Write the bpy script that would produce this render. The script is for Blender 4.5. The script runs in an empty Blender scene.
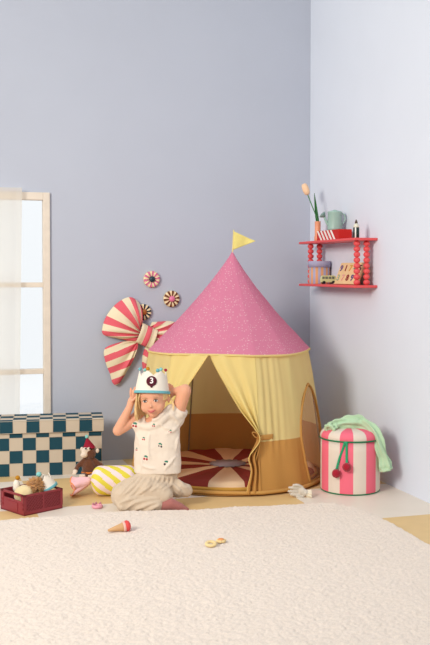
import bpy, bmesh, math, random
from math import sin, cos, pi, radians as rad
from mathutils import Vector, Matrix, noise
random.seed(7)
SC = bpy.context.scene
COL = SC.collection
V = Vector

# ------------------------------------------------------------------ camera
FPX = 950.0; YAW = rad(17); TILT = rad(1.6); CX = 215.0; CY = 298.5; HC = 1.26
FW = V((sin(YAW)*cos(TILT), cos(YAW)*cos(TILT), -sin(TILT)))
RT = V((cos(YAW), -sin(YAW), 0)); UP = RT.cross(FW); CC = V((0, 0, HC))
cam = bpy.data.objects.new('camera', bpy.data.cameras.new('camera')); COL.objects.link(cam)
cam.matrix_world = Matrix.Translation(CC) @ Matrix((RT, UP, -FW)).transposed().to_4x4()
cam.data.sensor_fit = 'VERTICAL'; cam.data.sensor_height = 24; cam.data.lens = 24*FPX/645
cam.data.shift_y = -(322.5-CY)/645
cam.data.clip_start = 0.05
SC.camera = cam
def ray(x, y): return FW + RT*((x-CX)/FPX) - UP*((y-CY)/FPX)
def onz(x, y, z=0.0):
    d = ray(x, y); return CC + d*((z-HC)/d.z)
def ony(x, y, Y):
    d = ray(x, y); return CC + d*(Y/d.y)
def onx(x, y, X):
    d = ray(x, y); return CC + d*(X/d.x)
def atd(x, y, D): return CC + ray(x, y)*D      # D metres in front of the camera
VR = V((cos(YAW), -sin(YAW), 0))               # sideways, level
VF = V((-sin(YAW), -cos(YAW), 0))              # back towards the viewer, level
Z = V((0, 0, 1))

# --------------------------------------------------------------- materials
def lin(c):
    return tuple(((x/255)/12.92 if x/255 <= .04045 else ((x/255+.055)/1.055)**2.4) for x in c[:3])+(1,)
MATS = {}
def mat(name, c, rough=.85, bump=0, bscale=200, var=0, vscale=30, trans=0, sheen=0, spec=.3, alpha=1, metal=0):
    if name in MATS: return MATS[name]
    m = bpy.data.materials.new(name); m.use_nodes = True; MATS[name] = m
    nt = m.node_tree; N = nt.nodes; L = nt.links
    b = N['Principled BSDF']; out = N['Material Output']
    b.inputs['Base Color'].default_value = lin(c); b.inputs['Roughness'].default_value = rough
    b.inputs['Specular IOR Level'].default_value = spec; b.inputs['Metallic'].default_value = metal
    if sheen: b.inputs['Sheen Weight'].default_value = sheen
    tc = N.new('ShaderNodeTexCoord')
    colsock = None
    if var:
        n = N.new('ShaderNodeTexNoise'); n.inputs['Scale'].default_value = vscale; n.inputs['Detail'].default_value = 4
        L.new(tc.outputs['Object'], n.inputs['Vector'])
        mx = N.new('ShaderNodeMix'); mx.data_type = 'RGBA'
        mx.inputs['A'].default_value = lin([max(0, v*(1-var)) for v in c]); mx.inputs['B'].default_value = lin([min(255, v*(1+var)) for v in c])
        L.new(n.outputs['Fac'], mx.inputs['Factor']); L.new(mx.outputs['Result'], b.inputs['Base Color']); colsock = mx.outputs['Result']
    if bump:
        n = N.new('ShaderNodeTexNoise'); n.inputs['Scale'].default_value = bscale; n.inputs['Detail'].default_value = 3
        L.new(tc.outputs['Object'], n.inputs['Vector'])
        bp = N.new('ShaderNodeBump'); bp.inputs['Strength'].default_value = bump; bp.inputs['Distance'].default_value = .004
        L.new(n.outputs['Fac'], bp.inputs['Height']); L.new(bp.outputs['Normal'], b.inputs['Normal'])
    last = b.outputs[0]
    if trans:
        t = N.new('ShaderNodeBsdfTranslucent'); t.inputs[0].default_value = lin(c)
        if colsock: L.new(colsock, t.inputs[0])
        ms = N.new('ShaderNodeMixShader'); ms.inputs[0].default_value = trans
        L.new(last, ms.inputs[1]); L.new(t.outputs[0], ms.inputs[2]); last = ms.outputs[0]
    if alpha < 1:
        t = N.new('ShaderNodeBsdfTransparent'); ms = N.new('ShaderNodeMixShader'); ms.inputs[0].default_value = alpha
        L.new(t.outputs[0], ms.inputs[1]); L.new(last, ms.inputs[2]); last = ms.outputs[0]
    L.new(last, out.inputs['Surface'])
    return m

# ----------------------------------------------------------------- helpers
ORG = {}
def setprops(o, label=None, cat=None, group=None, kind=None):
    if label: o['label'] = label
    if cat: o['category'] = cat
    if group: o['group'] = group
    if kind: o['kind'] = kind
    return o
def thing(name, loc, label, cat, group=None):
    o = bpy.data.objects.new(name, None); COL.objects.link(o); o.location = loc; o.empty_display_size = .05
    ORG[o.name] = V(loc); return setprops(o, label, cat, group)
def link(name, me, mats, parent=None, org=None, smooth=True):
    """vertices of me are in world space; the object's origin is its thing's base"""
    o = bpy.data.objects.new(name, me); COL.objects.link(o)
    if parent is not None: w = ORG[parent.name]; o.parent = parent
    else: w = V(org) if org is not None else V((0, 0, 0)); o.location = w
    ORG[o.name] = w
    if w.length: me.transform(Matrix.Translation(-w))
    for m in (mats if isinstance(mats, (list, tuple)) else [mats]): me.materials.append(m)
    if smooth: me.polygons.foreach_set('use_smooth', [True]*len(me.polygons))
    me.update(); return o
class MB:
    def __init__(s): s.v = []; s.f = []; s.m = []
    def add(s, vs, fs, mi=0):
        b = len(s.v); s.v += [tuple(v) for v in vs]; s.f += [tuple(b+i for i in f) for f in fs]
        s.m += (mi if isinstance(mi, list) else [mi]*len(fs)); return s
    def grid(s, fn, nu, nv, cu=False, mi=0, flip=False):
        vs = []; fs = []; ms = []
        for j in range(nv+1):
            for i in range(nu if cu else nu+1): vs.append(fn(i/nu, j/nv))
        W = nu if cu else nu+1
        for j in range(nv):
            for i in range(nu):
                k = mi((i+.5)/nu, (j+.5)/nv) if callable(mi) else mi
                if k is None: continue
                i2 = (i+1) % W if cu else i+1
                f = (j*W+i, j*W+i2, (j+1)*W+i2, (j+1)*W+i)
                fs.append(f[::-1] if flip else f); ms.append(k)
        return s.add(vs, fs, ms)
    def lathe(s, c, prof, seg=32, ax=Z, mi=0, scale=(1, 1)):
        ax = V(ax).normalized(); a = ax.orthogonal().normalized(); 
        if abs(ax.z) > .999: a = V((1, 0, 0))
        b = ax.cross(a); c = V(c); n = len(prof)
        vs = []; fs = []; ms = []
        for r, h in prof:
            for i in range(seg):
                t = 2*pi*i/seg; vs.append(c+a*(r*cos(t)*scale[0])+b*(r*sin(t)*scale[1])+ax*h)
        for j in range(n-1):
            for i in range(seg):
                fs.append((j*seg+i, j*seg+(i+1) % seg, (j+1)*seg+(i+1) % seg, (j+1)*seg+i))
                ms.append(mi((i+.5)/seg, j) if callable(mi) else mi)
        if prof[0][0] > 1e-5: fs.append(tuple(range(seg))[::-1]); ms.append(ms[0])
        if prof[-1][0] > 1e-5: fs.append(tuple((n-1)*seg+i for i in range(seg))); ms.append(ms[-1])
        return s.add(vs, fs, ms)
    def ball(s, c, r, seg=20, rings=12, mi=0, rot=None):
        r = (r, r, r) if not isinstance(r, (tuple, list)) else r
        vs = []; c = V(c)
        fn = []
        for j in range(rings+1):
            p = pi*j/rings
            for i in range(seg):
                t = 2*pi*i/seg; q = V((r[0]*sin(p)*cos(t), r[1]*sin(p)*sin(t), -r[2]*cos(p)))
                if rot is not None: q = rot @ q
                vs.append(c+q)
        for j in range(rings):
            for i in range(seg): fn.append((j*seg+i, j*seg+(i+1) % seg, (j+1)*seg+(i+1) % seg, (j+1)*seg+i))
        return s.add(vs, fn, mi)
    def tube(s, path, rs, seg=12, mi=0, flat=None, up=None, fold=0, nf=5, ph=0):
        P = [V(p) for p in path]; n = len(P)
        rs = rs if isinstance(rs, (list, tuple)) else [rs]*n
        vs = []; fs = []; prev = V(up) if up is not None else None
        for k in range(n):
            t = (P[min(k+1, n-1)]-P[max(k-1, 0)]).normalized()
            a = (prev - t*prev.dot(t)) if prev is not None else t.orthogonal()
            if a.length < 1e-4: a = t.orthogonal()
            a.normalize(); b = t.cross(a); prev = a
            ra = rs[k] if not isinstance(rs[k], (tuple, list)) else rs[k][0]
            rb = rs[k] if not isinstance(rs[k], (tuple, list)) else rs[k][1]
            for i in range(seg):
                w = 2*pi*i/seg; m = 1+fold*sin(nf*w+ph+k*.6)*(.6+.4*sin(k*1.3+ph))
                vs.append(P[k]+a*(ra*m*cos(w))+b*(rb*m*sin(w)))
        for k in range(n-1):
            for i in range(seg): fs.append((k*seg+i, k*seg+(i+1) % seg, (k+1)*seg+(i+1) % seg, (k+1)*seg+i))
        fs.append(tuple(range(seg))[::-1]); fs.append(tuple((n-1)*seg+i for i in range(seg)))
        return s.add(vs, fs, mi)
    def cap(s, a, b, ra, rb=None, seg=16, mi=0):
        """a limb: two round ends joined by a tapering tube"""
        rb = ra if rb is None else rb; a = V(a); b = V(b)
        s.tube([a, b], [ra, rb], seg, mi); s.ball(a, ra, seg, 10, mi); s.ball(b, rb, seg, 10, mi); return s
    def box(s, lo, hi, mi=0, mtx=None):
        vs = [V((x, y, z)) for z in (lo[2], hi[2]) for y in (lo[1], hi[1]) for x in (lo[0], hi[0])]
        if mtx is not None: vs = [mtx @ v for v in vs]
        return s.add(vs, [(0, 2, 3, 1), (4, 5, 7, 6), (0, 1, 5, 4), (2, 6, 7, 3), (0, 4, 6, 2), (1, 3, 7, 5)], mi)
    def build(s, name, mats, parent=None, org=None, smooth=True, bevel=0, solid=0, sub=0, remesh=0, sm=0, disp=None, auto=None):
        me = bpy.data.meshes.new(name); me.from_pydata(s.v, [], s.f)
        me.polygons.foreach_set('material_index', s.m)
        o = link(name, me, mats, parent, org, smooth)
        if bevel:
            b = o.modifiers.new('bevel', 'BEVEL'); b.width = bevel; b.segments = 3; b.limit_method = 'ANGLE'; b.angle_limit = rad(35)
            if smooth: me.polygons.foreach_set('use_smooth', [True]*len(me.polygons)); b.harden_normals = True
        if solid:
            b = o.modifiers.new('solid', 'SOLIDIFY'); b.thickness = solid; b.offset = 0
        if sub:
            b = o.modifiers.new('sub', 'SUBSURF'); b.levels = sub; b.render_levels = sub
        if remesh:
            b = o.modifiers.new('remesh', 'REMESH'); b.mode = 'VOXEL'; b.voxel_size = remesh; b.use_smooth_shade = True
        if sm:
            b = o.modifiers.new('smooth', 'SMOOTH'); b.factor = .5; b.iterations = sm
        if disp:
            tx = bpy.data.textures.new(name+'_t', 'CLOUDS'); tx.noise_scale = disp[1]; tx.noise_depth = 2
            b = o.modifiers.new('disp', 'DISPLACE'); b.texture = tx; b.strength = disp[0]; b.mid_level = .5; b.texture_coords = 'LOCAL'
        return o
def curve(pts, n=24):
    """smooth path through points (Catmull-Rom)"""
    P = [V(p) for p in pts]; P = [P[0]*2-P[1]]+P+[P[-1]*2-P[-2]]; out = []
    m = len(P)-3
    for k in range(n+1):
        t = k/n*m; i = min(int(t), m-1); t -= i
        a, b, c, d = P[i:i+4]
        out.append(.5*((2*b)+(c-a)*t+(2*a-5*b+4*c-d)*t*t+(3*b-a-3*c+d)*t**3))
    return out
def interp(tab, x):
    if x <= tab[0][0]: return tab[0][1]
    for (a, p), (b, q) in zip(tab, tab[1:]):
        if x <= b: return p+(q-p)*(x-a)/(b-a)
    return tab[-1][1]
def text_mesh(name, s, size, m, parent, mtx, ext=.002):
    cu = bpy.data.curves.new(name, 'FONT'); cu.body = s; cu.size = size; cu.extrude = ext; cu.offset = size*.02
    cu.align_x = 'CENTER'; cu.align_y = 'CENTER'
    t = bpy.data.objects.new('tmp', cu); COL.objects.link(t)
    bpy.context.view_layer.update()
    me = bpy.data.meshes.new_from_object(t.evaluated_get(bpy.context.evaluated_depsgraph_get()))
    bpy.data.objects.remove(t); me.transform(mtx); me.materials.clear(); me.name = name
    return link(name, me, m, parent, smooth=False)
def basis(x, y, z, o): 
    M = Matrix((V(x), V(y), V(z))).transposed().to_4x4(); M.translation = V(o); return M

# ================================================================= SETTING
WX = 2.62; WY = 6.26; HT = 3.6
def wallmat(name, c):
    return mat(name, c, rough=.92, bump=.12, bscale=60, var=.012, vscale=3, spec=.15)
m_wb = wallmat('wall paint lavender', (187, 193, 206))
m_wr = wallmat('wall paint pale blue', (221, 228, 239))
# wall_back with the window opening
WL, WR_, WB, WT = -.30, .741, .04, 1.727
w = MB()
x0, x1 = -1.6, WX+.1
for lo, hi in (((x0, WY, 0), (WL-.03, WY+.12, HT)), ((WR_+.03, WY, 0), (x1, WY+.12, HT)), ((WL-.03, WY, WT+.03), (WR_+.03, WY+.12, HT)), ((WL-.03, WY, -.1), (WR_+.03, WY+.12, .0))):
    w.box(lo, hi)
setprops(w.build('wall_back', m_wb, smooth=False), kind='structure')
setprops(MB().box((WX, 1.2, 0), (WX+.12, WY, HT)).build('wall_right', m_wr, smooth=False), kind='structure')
# floor: big square painted tiles
T = .71; TX = 1.262; TY = 5.08
m_tw = mat('white floor tile', (232, 221, 205), rough=.45, bump=.05, bscale=15, var=.02, vscale=6)
m_tt = mat('tan floor tile', (222, 189, 132), rough=.5, bump=.05, bscale=25, var=.04, vscale=9)
fl = MB()
for i in range(-5, 3):
    for j in range(-6, 3):
        a = max(TX+i*T, -1.6); b = min(TX+(i+1)*T, WX); c = TY+j*T; d = min(TY+(j+1)*T, WY)
        if b <= a or d <= c: continue
        fl.add([(a, c, 0), (b, c, 0), (b, d, 0), (a, d, 0)], [(0, 1, 2, 3)], 0 if (i+j) % 2 == 0 else 1)
setprops(fl.build('floor', [m_tw, m_tt], smooth=False), kind='structure')

# window
m_fr = mat('pale wood window frame', (224, 213, 198), rough=.6, bump=.1, bscale=40, var=.05, vscale=20)
m_gl = bpy.data.materials.new('window glass'); m_gl.use_nodes = True
nt = m_gl.node_tree; nt.nodes.clear()
o_ = nt.nodes.new('ShaderNodeOutputMaterial'); t_ = nt.nodes.new('ShaderNodeBsdfTransparent'); g_ = nt.nodes.new('ShaderNodeBsdfGlossy')
g_.inputs['Roughness'].default_value = .05; x_ = nt.nodes.new('ShaderNodeMixShader'); x_.inputs[0].default_value = .05
nt.links.new(t_.outputs[0], x_.inputs[1]); nt.links.new(g_.outputs[0], x_.inputs[2]); nt.links.new(x_.outputs[0], o_.inputs[0])
win = bpy.data.objects.new('window_1', None); COL.objects.link(win); win.location = (.2, WY, .0); ORG['window_1'] = V((.2, WY, 0)); win['kind'] = 'structure'
f = MB(); y0, y1 = WY-.02, WY+.045; fw = .044
for lo, hi in (((WL-fw, y0, -.0+.0), (WL, y1, WT+.05)), ((WR_, y0, .0), (WR_+fw, y1, WT+.05)), ((WL, y0, WT), (WR_, y1, WT+.05)), ((WL, y0, 0.0), (WR_, y1, WB))):
    f.box(lo, hi)
f.build('window_frame', m_fr, win, smooth=True, bevel=.004)
for zc in (1.176, .61):
    MB().box((WL, WY-.005, zc-.016), (WR_, WY+.05, zc+.016)).build('glazing_bar', m_fr, win, bevel=.003)
MB().box((.205, WY-.005, WB), (.237, WY+.05, WT)).build('glazing_bar', m_fr, win, bevel=.003)
for zc0, zc1 in ((WB, .594), (.626, 1.16), (1.192, WT)):
    for xa, xb in ((WL, .205), (.237, WR_)):
        MB().box((xa, WY+.02, zc0), (xb, WY+.024, zc1)).build('pane', m_gl, win, smooth=False)
# sheer curtain
m_cur = mat('sheer cream curtain', (252, 246, 234), rough=.9, trans=.7, alpha=.62, spec=.1)
def cur(u, v):
    xr = .602-.025*v; x = -.36+(xr+.36)*u
    z = 1.80-1.72*v
    y = WY-.05+.007*sin(u*31+1.5*sin(v*3))+.010*sin(u*13+v*2)
    if u > .965: y -= .02*(u-.965)/.035
    return V((x, y, z))
c = MB().grid(cur, 160, 40)
setprops(c.build('curtain', m_cur, org=(.1, WY-.05, 0.08)), 'sheer cream curtain hanging in folds over the left of the window', 'curtain')

# rug
m_rug = mat('cream rug wool', (235, 219, 202), rough=1, bump=.8, bscale=300, var=.07, vscale=160, sheen=.3, spec=.05)
RX0, RX1, RY0, RY1 = -.7, 2.235, 2.45, 4.9
def rugfn(u, v):
    Y = RY0+(RY1-RY0)*v
    x = RX0+(RX1-RX0)*u
    e = min(1, max(0, (v-.80)/.20)); x1 = RX1-.03-.15*e**5+.006*sin(Y*9)
    x = RX0+(x1-RX0)*u
    back = interp([(-.7, 4.93), (.35, 4.885), (1.0, 4.885), (1.3, 4.81), (1.66, 4.785), (2.1, 4.735), (2.3, 4.66)], x)-.05+.006*sin(x*17)
    Y = RY0+(back-RY0)*v
    d = min(back-Y, x1-x, x-RX0, Y-RY0)
    k = min(1, d/.025)
    h = .022*math.sqrt(max(0, 1-(1-k)**2))
    n1 = noise.noise(V((x*75, Y*75, 0))); n2 = noise.noise(V((x*28, Y*28, 3))); n3 = noise.noise(V((x*6, Y*6, 7)))
    n4 = noise.noise(V((x*140, Y*140, 9)))
    h += k*(.0045*n1+.0035*n2+.003*n3+.003*n4)
    return V((x+.003*n2, Y+.003*n1, h))
rg = MB().grid(rugfn, 520, 440)
setprops(rg.build('rug', m_rug, org=(.8, 3.6, 0)), 'large fluffy cream rug covering the floor in front', 'rug')

# ==================================================================== TENT
TC = V((1.803, 5.605, 0)); ZE = .785; RE = .492; RB = .61
m_ty = mat('yellow cotton', (250, 234, 164), rough=.9, bump=.15, bscale=90, trans=.42, spec=.1)
m_tn = mat('caramel cotton', (210, 158, 88), rough=.9, bump=.15, bscale=90, trans=.25, spec=.1)
m_net = mat('window net', (220, 178, 144), rough=.9, alpha=.36, spec=.1)
m_pole = mat('grey tent pole', (150, 140, 120), rough=.5)
# pink roof fabric with small white stars
m_rf = mat('pink star cotton', (230, 142, 172), rough=.9, bump=.12, bscale=90, trans=.3, spec=.1)
nt = m_rf.node_tree; N = nt.nodes; L = nt.links
tc = [n for n in N if n.type == 'TEX_COORD'][0]
vo = N.new('ShaderNodeTexVoronoi'); vo.inputs['Scale'].default_value = 70; vo.inputs['Randomness'].default_value = .8
L.new(tc.outputs['Object'], vo.inputs['Vector'])
cr = N.new('ShaderNodeValToRGB'); cr.color_ramp.elements[0].position = .16; cr.color_ramp.elements[1].position = .25
cr.color_ramp.elements[0].color = lin((250, 226, 228)); cr.color_ramp.elements[1].color = lin((230, 142, 172))
L.new(vo.outputs['Distance'], cr.inputs['Fac']); L.new(cr.outputs['Color'], N['Principled BSDF'].inputs['Base Color'])
POLES = [-150, -90, -64, -16, 42, 100, 172]
def pfac(deg):
    a = (deg+150) % 360-150
    P = POLES+[210]
    for p, q in zip(P, P[1:]):
        if p <= a <= q:
            h = (q-p)/2; dl = abs(a-(p+q)/2)
            return 1+.33*(cos(rad(h))/cos(rad(dl))-1)
    return 1
def wr(z):
    t = 1-z/ZE
    return RE+(RB-RE)*(t**.85 if t > 0 else 0)
def tw(deg, z, dr=0):
    r = wr(z)*pfac(deg)+dr
    return TC+V((r*cos(rad(deg)), r*sin(rad(deg)), z))
tent = thing('play_tent', (TC.x, TC.y, 0), 'round play tent with pink starry roof, yellow and caramel walls and tied-back doorway', 'tent')
ZB = .30
ZS = [.012+(ZB-.012)*i/14 for i in range(15)]+[ZB+(ZE-ZB)*i/22 for i in range(1, 23)]
def zrow(v):
    k = v*(len(ZS)-1); i = min(int(k), len(ZS)-2); return ZS[i]+(ZS[i+1]-ZS[i])*(k-i)
# closed wall from -90 round to 210 (= -150); the -52..-5 panel has the arched net window
ARCH = [(.02, 14), (.15, 17), (.30, 19), (.40, 17.5), (.48, 13.5), (.54, 8.5), (.575, 4), (.59, 0)]
def in_arch(deg, z, grow=0):
    return z > .03 and z < .59 and abs(deg+41) < interp(ARCH, z)+grow
def wall_pt(deg, z):
    # soft vertical folds near the tied doorway
    k = max(0, 1-abs(deg+84)/16)
    zz = z/ZE
    return tw(deg, z, (.0075 if z > ZB else .0075-.012*(ZB-z)/ZB*1.0)*k*max(0, 1-max(0, ZB-z)/.16)*sin(deg*1.35+.4*sin(z*9))*(1-abs(zz-.5)) + .0025*sin(deg*.45+z*6)+.002*noise.noise(V((deg*.09, z*7, 2))))
NW = 300
wl = MB().grid(lambda u, v: wall_pt(-90+300*u, zrow(v)), NW, len(ZS)-1,
    mi=lambda u, v: None if in_arch(-90+300*u, zrow(v)) else (0 if zrow(v) > ZB else 1))
wl.build('tent_wall', [m_ty, m_tn], tent)
# net and its caramel trim
nd = MB().grid(lambda u, v: tw(-63+44*u, zrow(v), -.004), 60, len(ZS)-1, mi=lambda u, v: 0 if in_arch(-63+44*u, zrow(v), .8) else None)
side = nd.build('net_window', m_net, tent)
tr = []
for k in range(25): tr.append((-1, .03+.56*k/24))
for k in range(24, -1, -1): tr.append((1, .03+.56*k/24))
tr = [tw(-41+q*interp(ARCH, z), z, .003) for q, z in tr]
tr.append(tr[0]); 
MB().tube(tr, .0075, 8).build('window_trim', m_tn, side)
# roof
def roofr(t):           # t 0 apex .. 1 eave
    return (RE+.012)*(t**1.13)
AP = V((.022, -.005, 1.392-ZE))
def rf(u, v):
    t = v; deg = -150+360*u
    f_ = 1+(pfac(deg)-1)*1.3
    r = roofr(t)*f_
    sc = .010*t**4*(cos(rad(deg*3))*.5)
    base = TC+V((0, 0, ZE))
    p = base+V((r*cos(rad(deg)), r*sin(rad(deg)), 0))+AP*(1-t)
    # slack in the cloth between the ribs
    p.z += -.012*sin(pi*t)*(1-abs(2*((pfac(deg)-.985)/.03)-.6)*.2)+sc
    return p
def rfw(u, v):
    p = rf(u, v)
    n = noise.noise(p*7)*.006+noise.noise(p*22)*.0022
    return p+V((n, n, n*.5))*min(1, v*4)
MB().grid(rfw, 180, 60, cu=True).build('roof', m_rf, tent)
# dark crease low on the roof slope (gathered spot)
ep = [rf(k/90, 1.0)+V((0, 0, -.004)) for k in range(91)]
MB().tube(ep, .0065, 8).build('piping', m_ty, tent)
# door flaps
def edge_r(z): return sum(edge_r0(z+q*.012) for q in (-2, -1, 0, 1, 2))/5
def edge_r0(z): return interp([(0, -98), (.05, -98), (.10, -96.5), (.16, -95.5), (.22, -98), (.27, -94), (.32, -90.5), (.36, -92), (.48, -101), (.62, -110), (.72, -117), (ZE, -121)], z)
def edge_l(z): return interp([(0, -143), (.32, -150), (.40, -147), (.52, -141), (.66, -131), (.73, -126), (ZE, -122)], z)
ZS2 = [.012+(ZE-.012)*i/60 for i in range(61)]
def flap_r(u, v):
    z = ZS2[round(v*60)]; a = edge_r(z); b = -90.0
    g = 1-min(1, abs(z-.32)/.30)
    d = a+(b-a)*u; s_ = u**3
    amp = .006+.016*g+.010*(1-z/ZE)
    wo_ = (wall_pt(-90, z)-tw(-90, z)).dot(V((0, -1, 0)))
    return tw(d, z, (1-s_)*(amp*sin(u*15+z*5)+.014*g*(1-u)+.006*(1-u))+s_*wo_)
fr_ = MB().grid(flap_r, 60, 60, mi=lambda u, v: 0 if ZS2[min(60, int(v*60))] > .335+.02*(1-u) else 1)
flr = fr_.build('door_flap', [m_ty, m_tn], tent, solid=.003)
he = [flap_r(0, j/60)+VF*.002 for j in range(61)]
MB().tube(he, .0025, 6).build('hem', mat('flap hem caramel', (226, 196, 120), rough=.9), flr)
def flap_l(u, v):
    z = ZS2[round(v*60)]; a = edge_l(z); b = -150.5
    g = 1-min(1, abs(z-.32)/.30); d = a+(b-a)*u
    return tw(d, z, (.005+.012*g)*sin(u*13+z*4)+.012*(1-u))
fl_ = MB().grid(flap_l, 40, 60, mi=lambda u, v: 0 if ZS2[min(60, int(v*60))] > .33 else 1)
fll = fl_.build('door_flap', [m_ty, m_tn], tent, solid=.003)
MB().tube([flap_l(0, j/60)+VF*.002 for j in range(61)], .004, 6).build('hem', MATS['flap hem caramel'], fll)
# tiebacks: a band with a loose bow
def tie(deg0, deg1, z, nm):
    t = MB()
    pts = [tw(deg0+(deg1-deg0)*k/10, z, .014-.0009*k) for k in range(11)]
    t.tube(pts, [(.015, .003)]*11, 10, up=Z)
    k0 = pts[0]
    t.ball(k0+VF*.008, (.013, .012, .014))
    t.tube(curve([k0+VF*.012, k0-VR*.022+Z*.03+VF*.018, k0-VR*.045+Z*.034+VF*.014, k0-VR*.03+Z*.008+VF*.016, k0+VF*.012], 16), [(.009, .003)]*17, 8, up=VF)
    t.tube(curve([k0+VF*.012, k0-VR*.018-Z*.035+VF*.02, k0-VR*.04-Z*.07+VF*.016, k0-VR*.047-Z*.105+VF*.012], 14), [(.011, .0035)]*15, 8, up=VF)
    t.tube(curve([k0+VF*.012, k0-VR*.005-Z*.04+VF*.02, k0-VR*.016-Z*.09+VF*.018, k0-VR*.03-Z*.14+VF*.014], 14), [(.012, .0035)]*15, 8, up=VF)
    t.build('tieback', m_tn, tent)
tie(-90, -81.5, .325, 'r'); tie(-149, -156, .33, 'l')
# groundsheet rim and poles
rim = [TC+V((RB*pfac(a*3)*1.0*cos(rad(a*3)), RB*pfac(a*3)*sin(rad(a*3)), .020)) for a in range(121)]
MB().tube(rim, [(.011, .012)]*121, 10, up=Z).build('groundsheet_rim', mat('groundsheet caramel', (196, 148, 80), rough=.9, bump=.2, bscale=60), tent)
MB().grid(lambda u, v: TC+V((RB*.99*v*cos(2*pi*u), RB*.99*v*sin(2*pi*u), .008)), 64, 6, cu=True).build('groundsheet', m_tn, tent)
for p in POLES:
    pts = [tw(p, .02+(ZE-.02)*k/12, -.018) for k in range(13)]
    MB().tube(pts, .0055, 8).build('pole', m_pole, tent)
# pennant
ap = TC+V((AP.x, AP.y, 1.385))
MB().tube([ap-Z*.02, ap+Z*.002+VR*.001, ap+Z*.135+VR*.008], .004, 8).build('flagpole', m_ty, tent)
def flag(u, v):
    p0 = ap+Z*(.128*(1-v)+.012*v)+VR*.006; tip = ap+Z*.066+VR*.142
    q = p0.lerp(tip, u); return q+VF*(.006*sin(u*7+v))
MB().grid(flag, 20, 12).build('pennant', mat('pennant yellow', (240, 226, 140), rough=.9, trans=.2, var=.05, vscale=60), tent, solid=.003)

# play mat inside
MC = TC+V((-.005, .0, 0))
m_mr = mat('mat red cotton', (140, 54, 44), rough=.95, bump=.3, bscale=60); m_mc = mat('mat cream cotton', (226, 194, 156), rough=.95, bump=.3, bscale=60)
m_mg = mat('mat grey cotton', (160, 152, 160), rough=.95); m_mp = mat('mat gold piping', (200, 150, 66), rough=.9)
mat_o = thing('play_mat', (MC.x, MC.y, .01), 'round quilted circus mat with red and cream rays inside the tent', 'mat')
def matfn(u, v):
    r = .545*v; a = 2*pi*u
    ray_ = (u*16) % 1
    h = .052+.008*sin(pi*ray_)*min(1, v*2)+.004*noise.noise(V((r*cos(a)*9, r*sin(a)*9, 1)))
    h *= 1 if v < .93 else max(.35, math.sqrt(max(0, 1-((v-.93)/.075)**2)))
    return MC+V((r*cos(a), r*sin(a), .010+h))
MB().grid(matfn, 192, 40, cu=True, mi=lambda u, v: 0 if int((u+.02)*16) % 2 == 0 else 1).build('cover', [m_mr, m_mc], mat_o)
MB().lathe(MC, [(.53, .012), (.552, .020), (.556, .032), (.548, .04)], 96).build('edge_piping', m_mp, mat_o)
st = MB(); vs = [MC+V((.0, 0, .072))]
for k in range(32):
    a = 2*pi*k/32; r = .118 if k % 2 == 0 else .098
    vs.append(MC+V((r*cos(a), r*sin(a), .070)))
st.add(vs, [(0, 1+k, 1+(k+1) % 32) for k in range(32)])
st.build('centre_patch', m_mg, mat_o, solid=.004)

# =============================================================== TOY CHEST
m_dk = mat('petrol blue canvas', (28, 70, 84), rough=.9, bump=.25, bscale=160); m_be = mat('sand canvas', (200, 186, 166), rough=.9, bump=.25, bscale=160)
m_sm = mat('chest seam beige', (190, 178, 158), rough=.9)
q0 = onz(101.8, 473.4, 0); q1 = onz(0, 477.0, 0)
ex = (V((q1.x-q0.x, q1.y-q0.y, 0))).normalized()      # along the front towards the left
ey = V((ex.y, -ex.x, 0))
if ey.y < 0: ey = -ey                                  # into the depth
SQ = (q1-q0).length/101.8*13.2
chest = thing('toy_chest', tuple(q0+ex*.4+ey*.13), 'long storage chest in petrol and sand checks with a lid, under the window', 'chest')
CL = SQ*10; DP = .225; ZL = .350
def chk(nx, nz, O, ax_, az_, off, mb, sx, sz, ztop=None):
    # checks with a thin light seam between them
    for i in range(nx):
        for j in range(nz):
            a = O+ax_*(i*sx)+az_*(j*sz); e = .0012
            c_ = (i+j+off) % 2
            mb.add([a, a+ax_*sx, a+ax_*sx+az_*sz, a+az_*sz], [(0, 1, 2, 3)], c_)
bd = MB()
hs = .079
H4 = hs*3+.06
rows = [(0, hs), (hs, hs*2), (hs*2, hs*3), (hs*3, hs*3+.045)]
for j, (za, zb) in enumerate(rows):
    for i in range(10):
        a = q0+ex*(i*SQ); 
        bd.add([a+Z*za, a+ex*SQ+Z*za, a+ex*SQ+Z*zb, a+Z*zb], [(0, 1, 2, 3)], (i+j+1) % 2)
        b = a+ey*DP
        bd.add([b+Z*za, b+ex*SQ+Z*za, b+ex*SQ+Z*zb, b+Z*zb], [(3, 2, 1, 0)], (i+j) % 2)
    for i in range(3):
        for e_, fl2 in ((q0, 0), (q0+ex*CL, 1)):
            a = e_+ey*(i*DP/3); bd.add([a+Z*za, a+ey*DP/3+Z*za, a+ey*DP/3+Z*zb, a+Z*zb], [(0, 3, 2, 1) if not fl2 else (0, 1, 2, 3)], (i+j) % 2)
bd.add([q0, q0+ex*CL, q0+ex*CL+ey*DP, q0+ey*DP], [(0, 3, 2, 1)], 1)
o = bd.build('body', [m_dk, m_be], chest, smooth=False)
ld = MB(); g = .012; LS = (CL+2*g)/10
l0 = q0-ex*g-ey*g; z0_, z1_ = .268, ZL-.008; nlr = 4
LX = [0]+[.070+SQ*k for k in range(10)]
lp = [(0, z0_), (0, z1_), (.010, ZL)]
lp_d = DP+2*g
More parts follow.
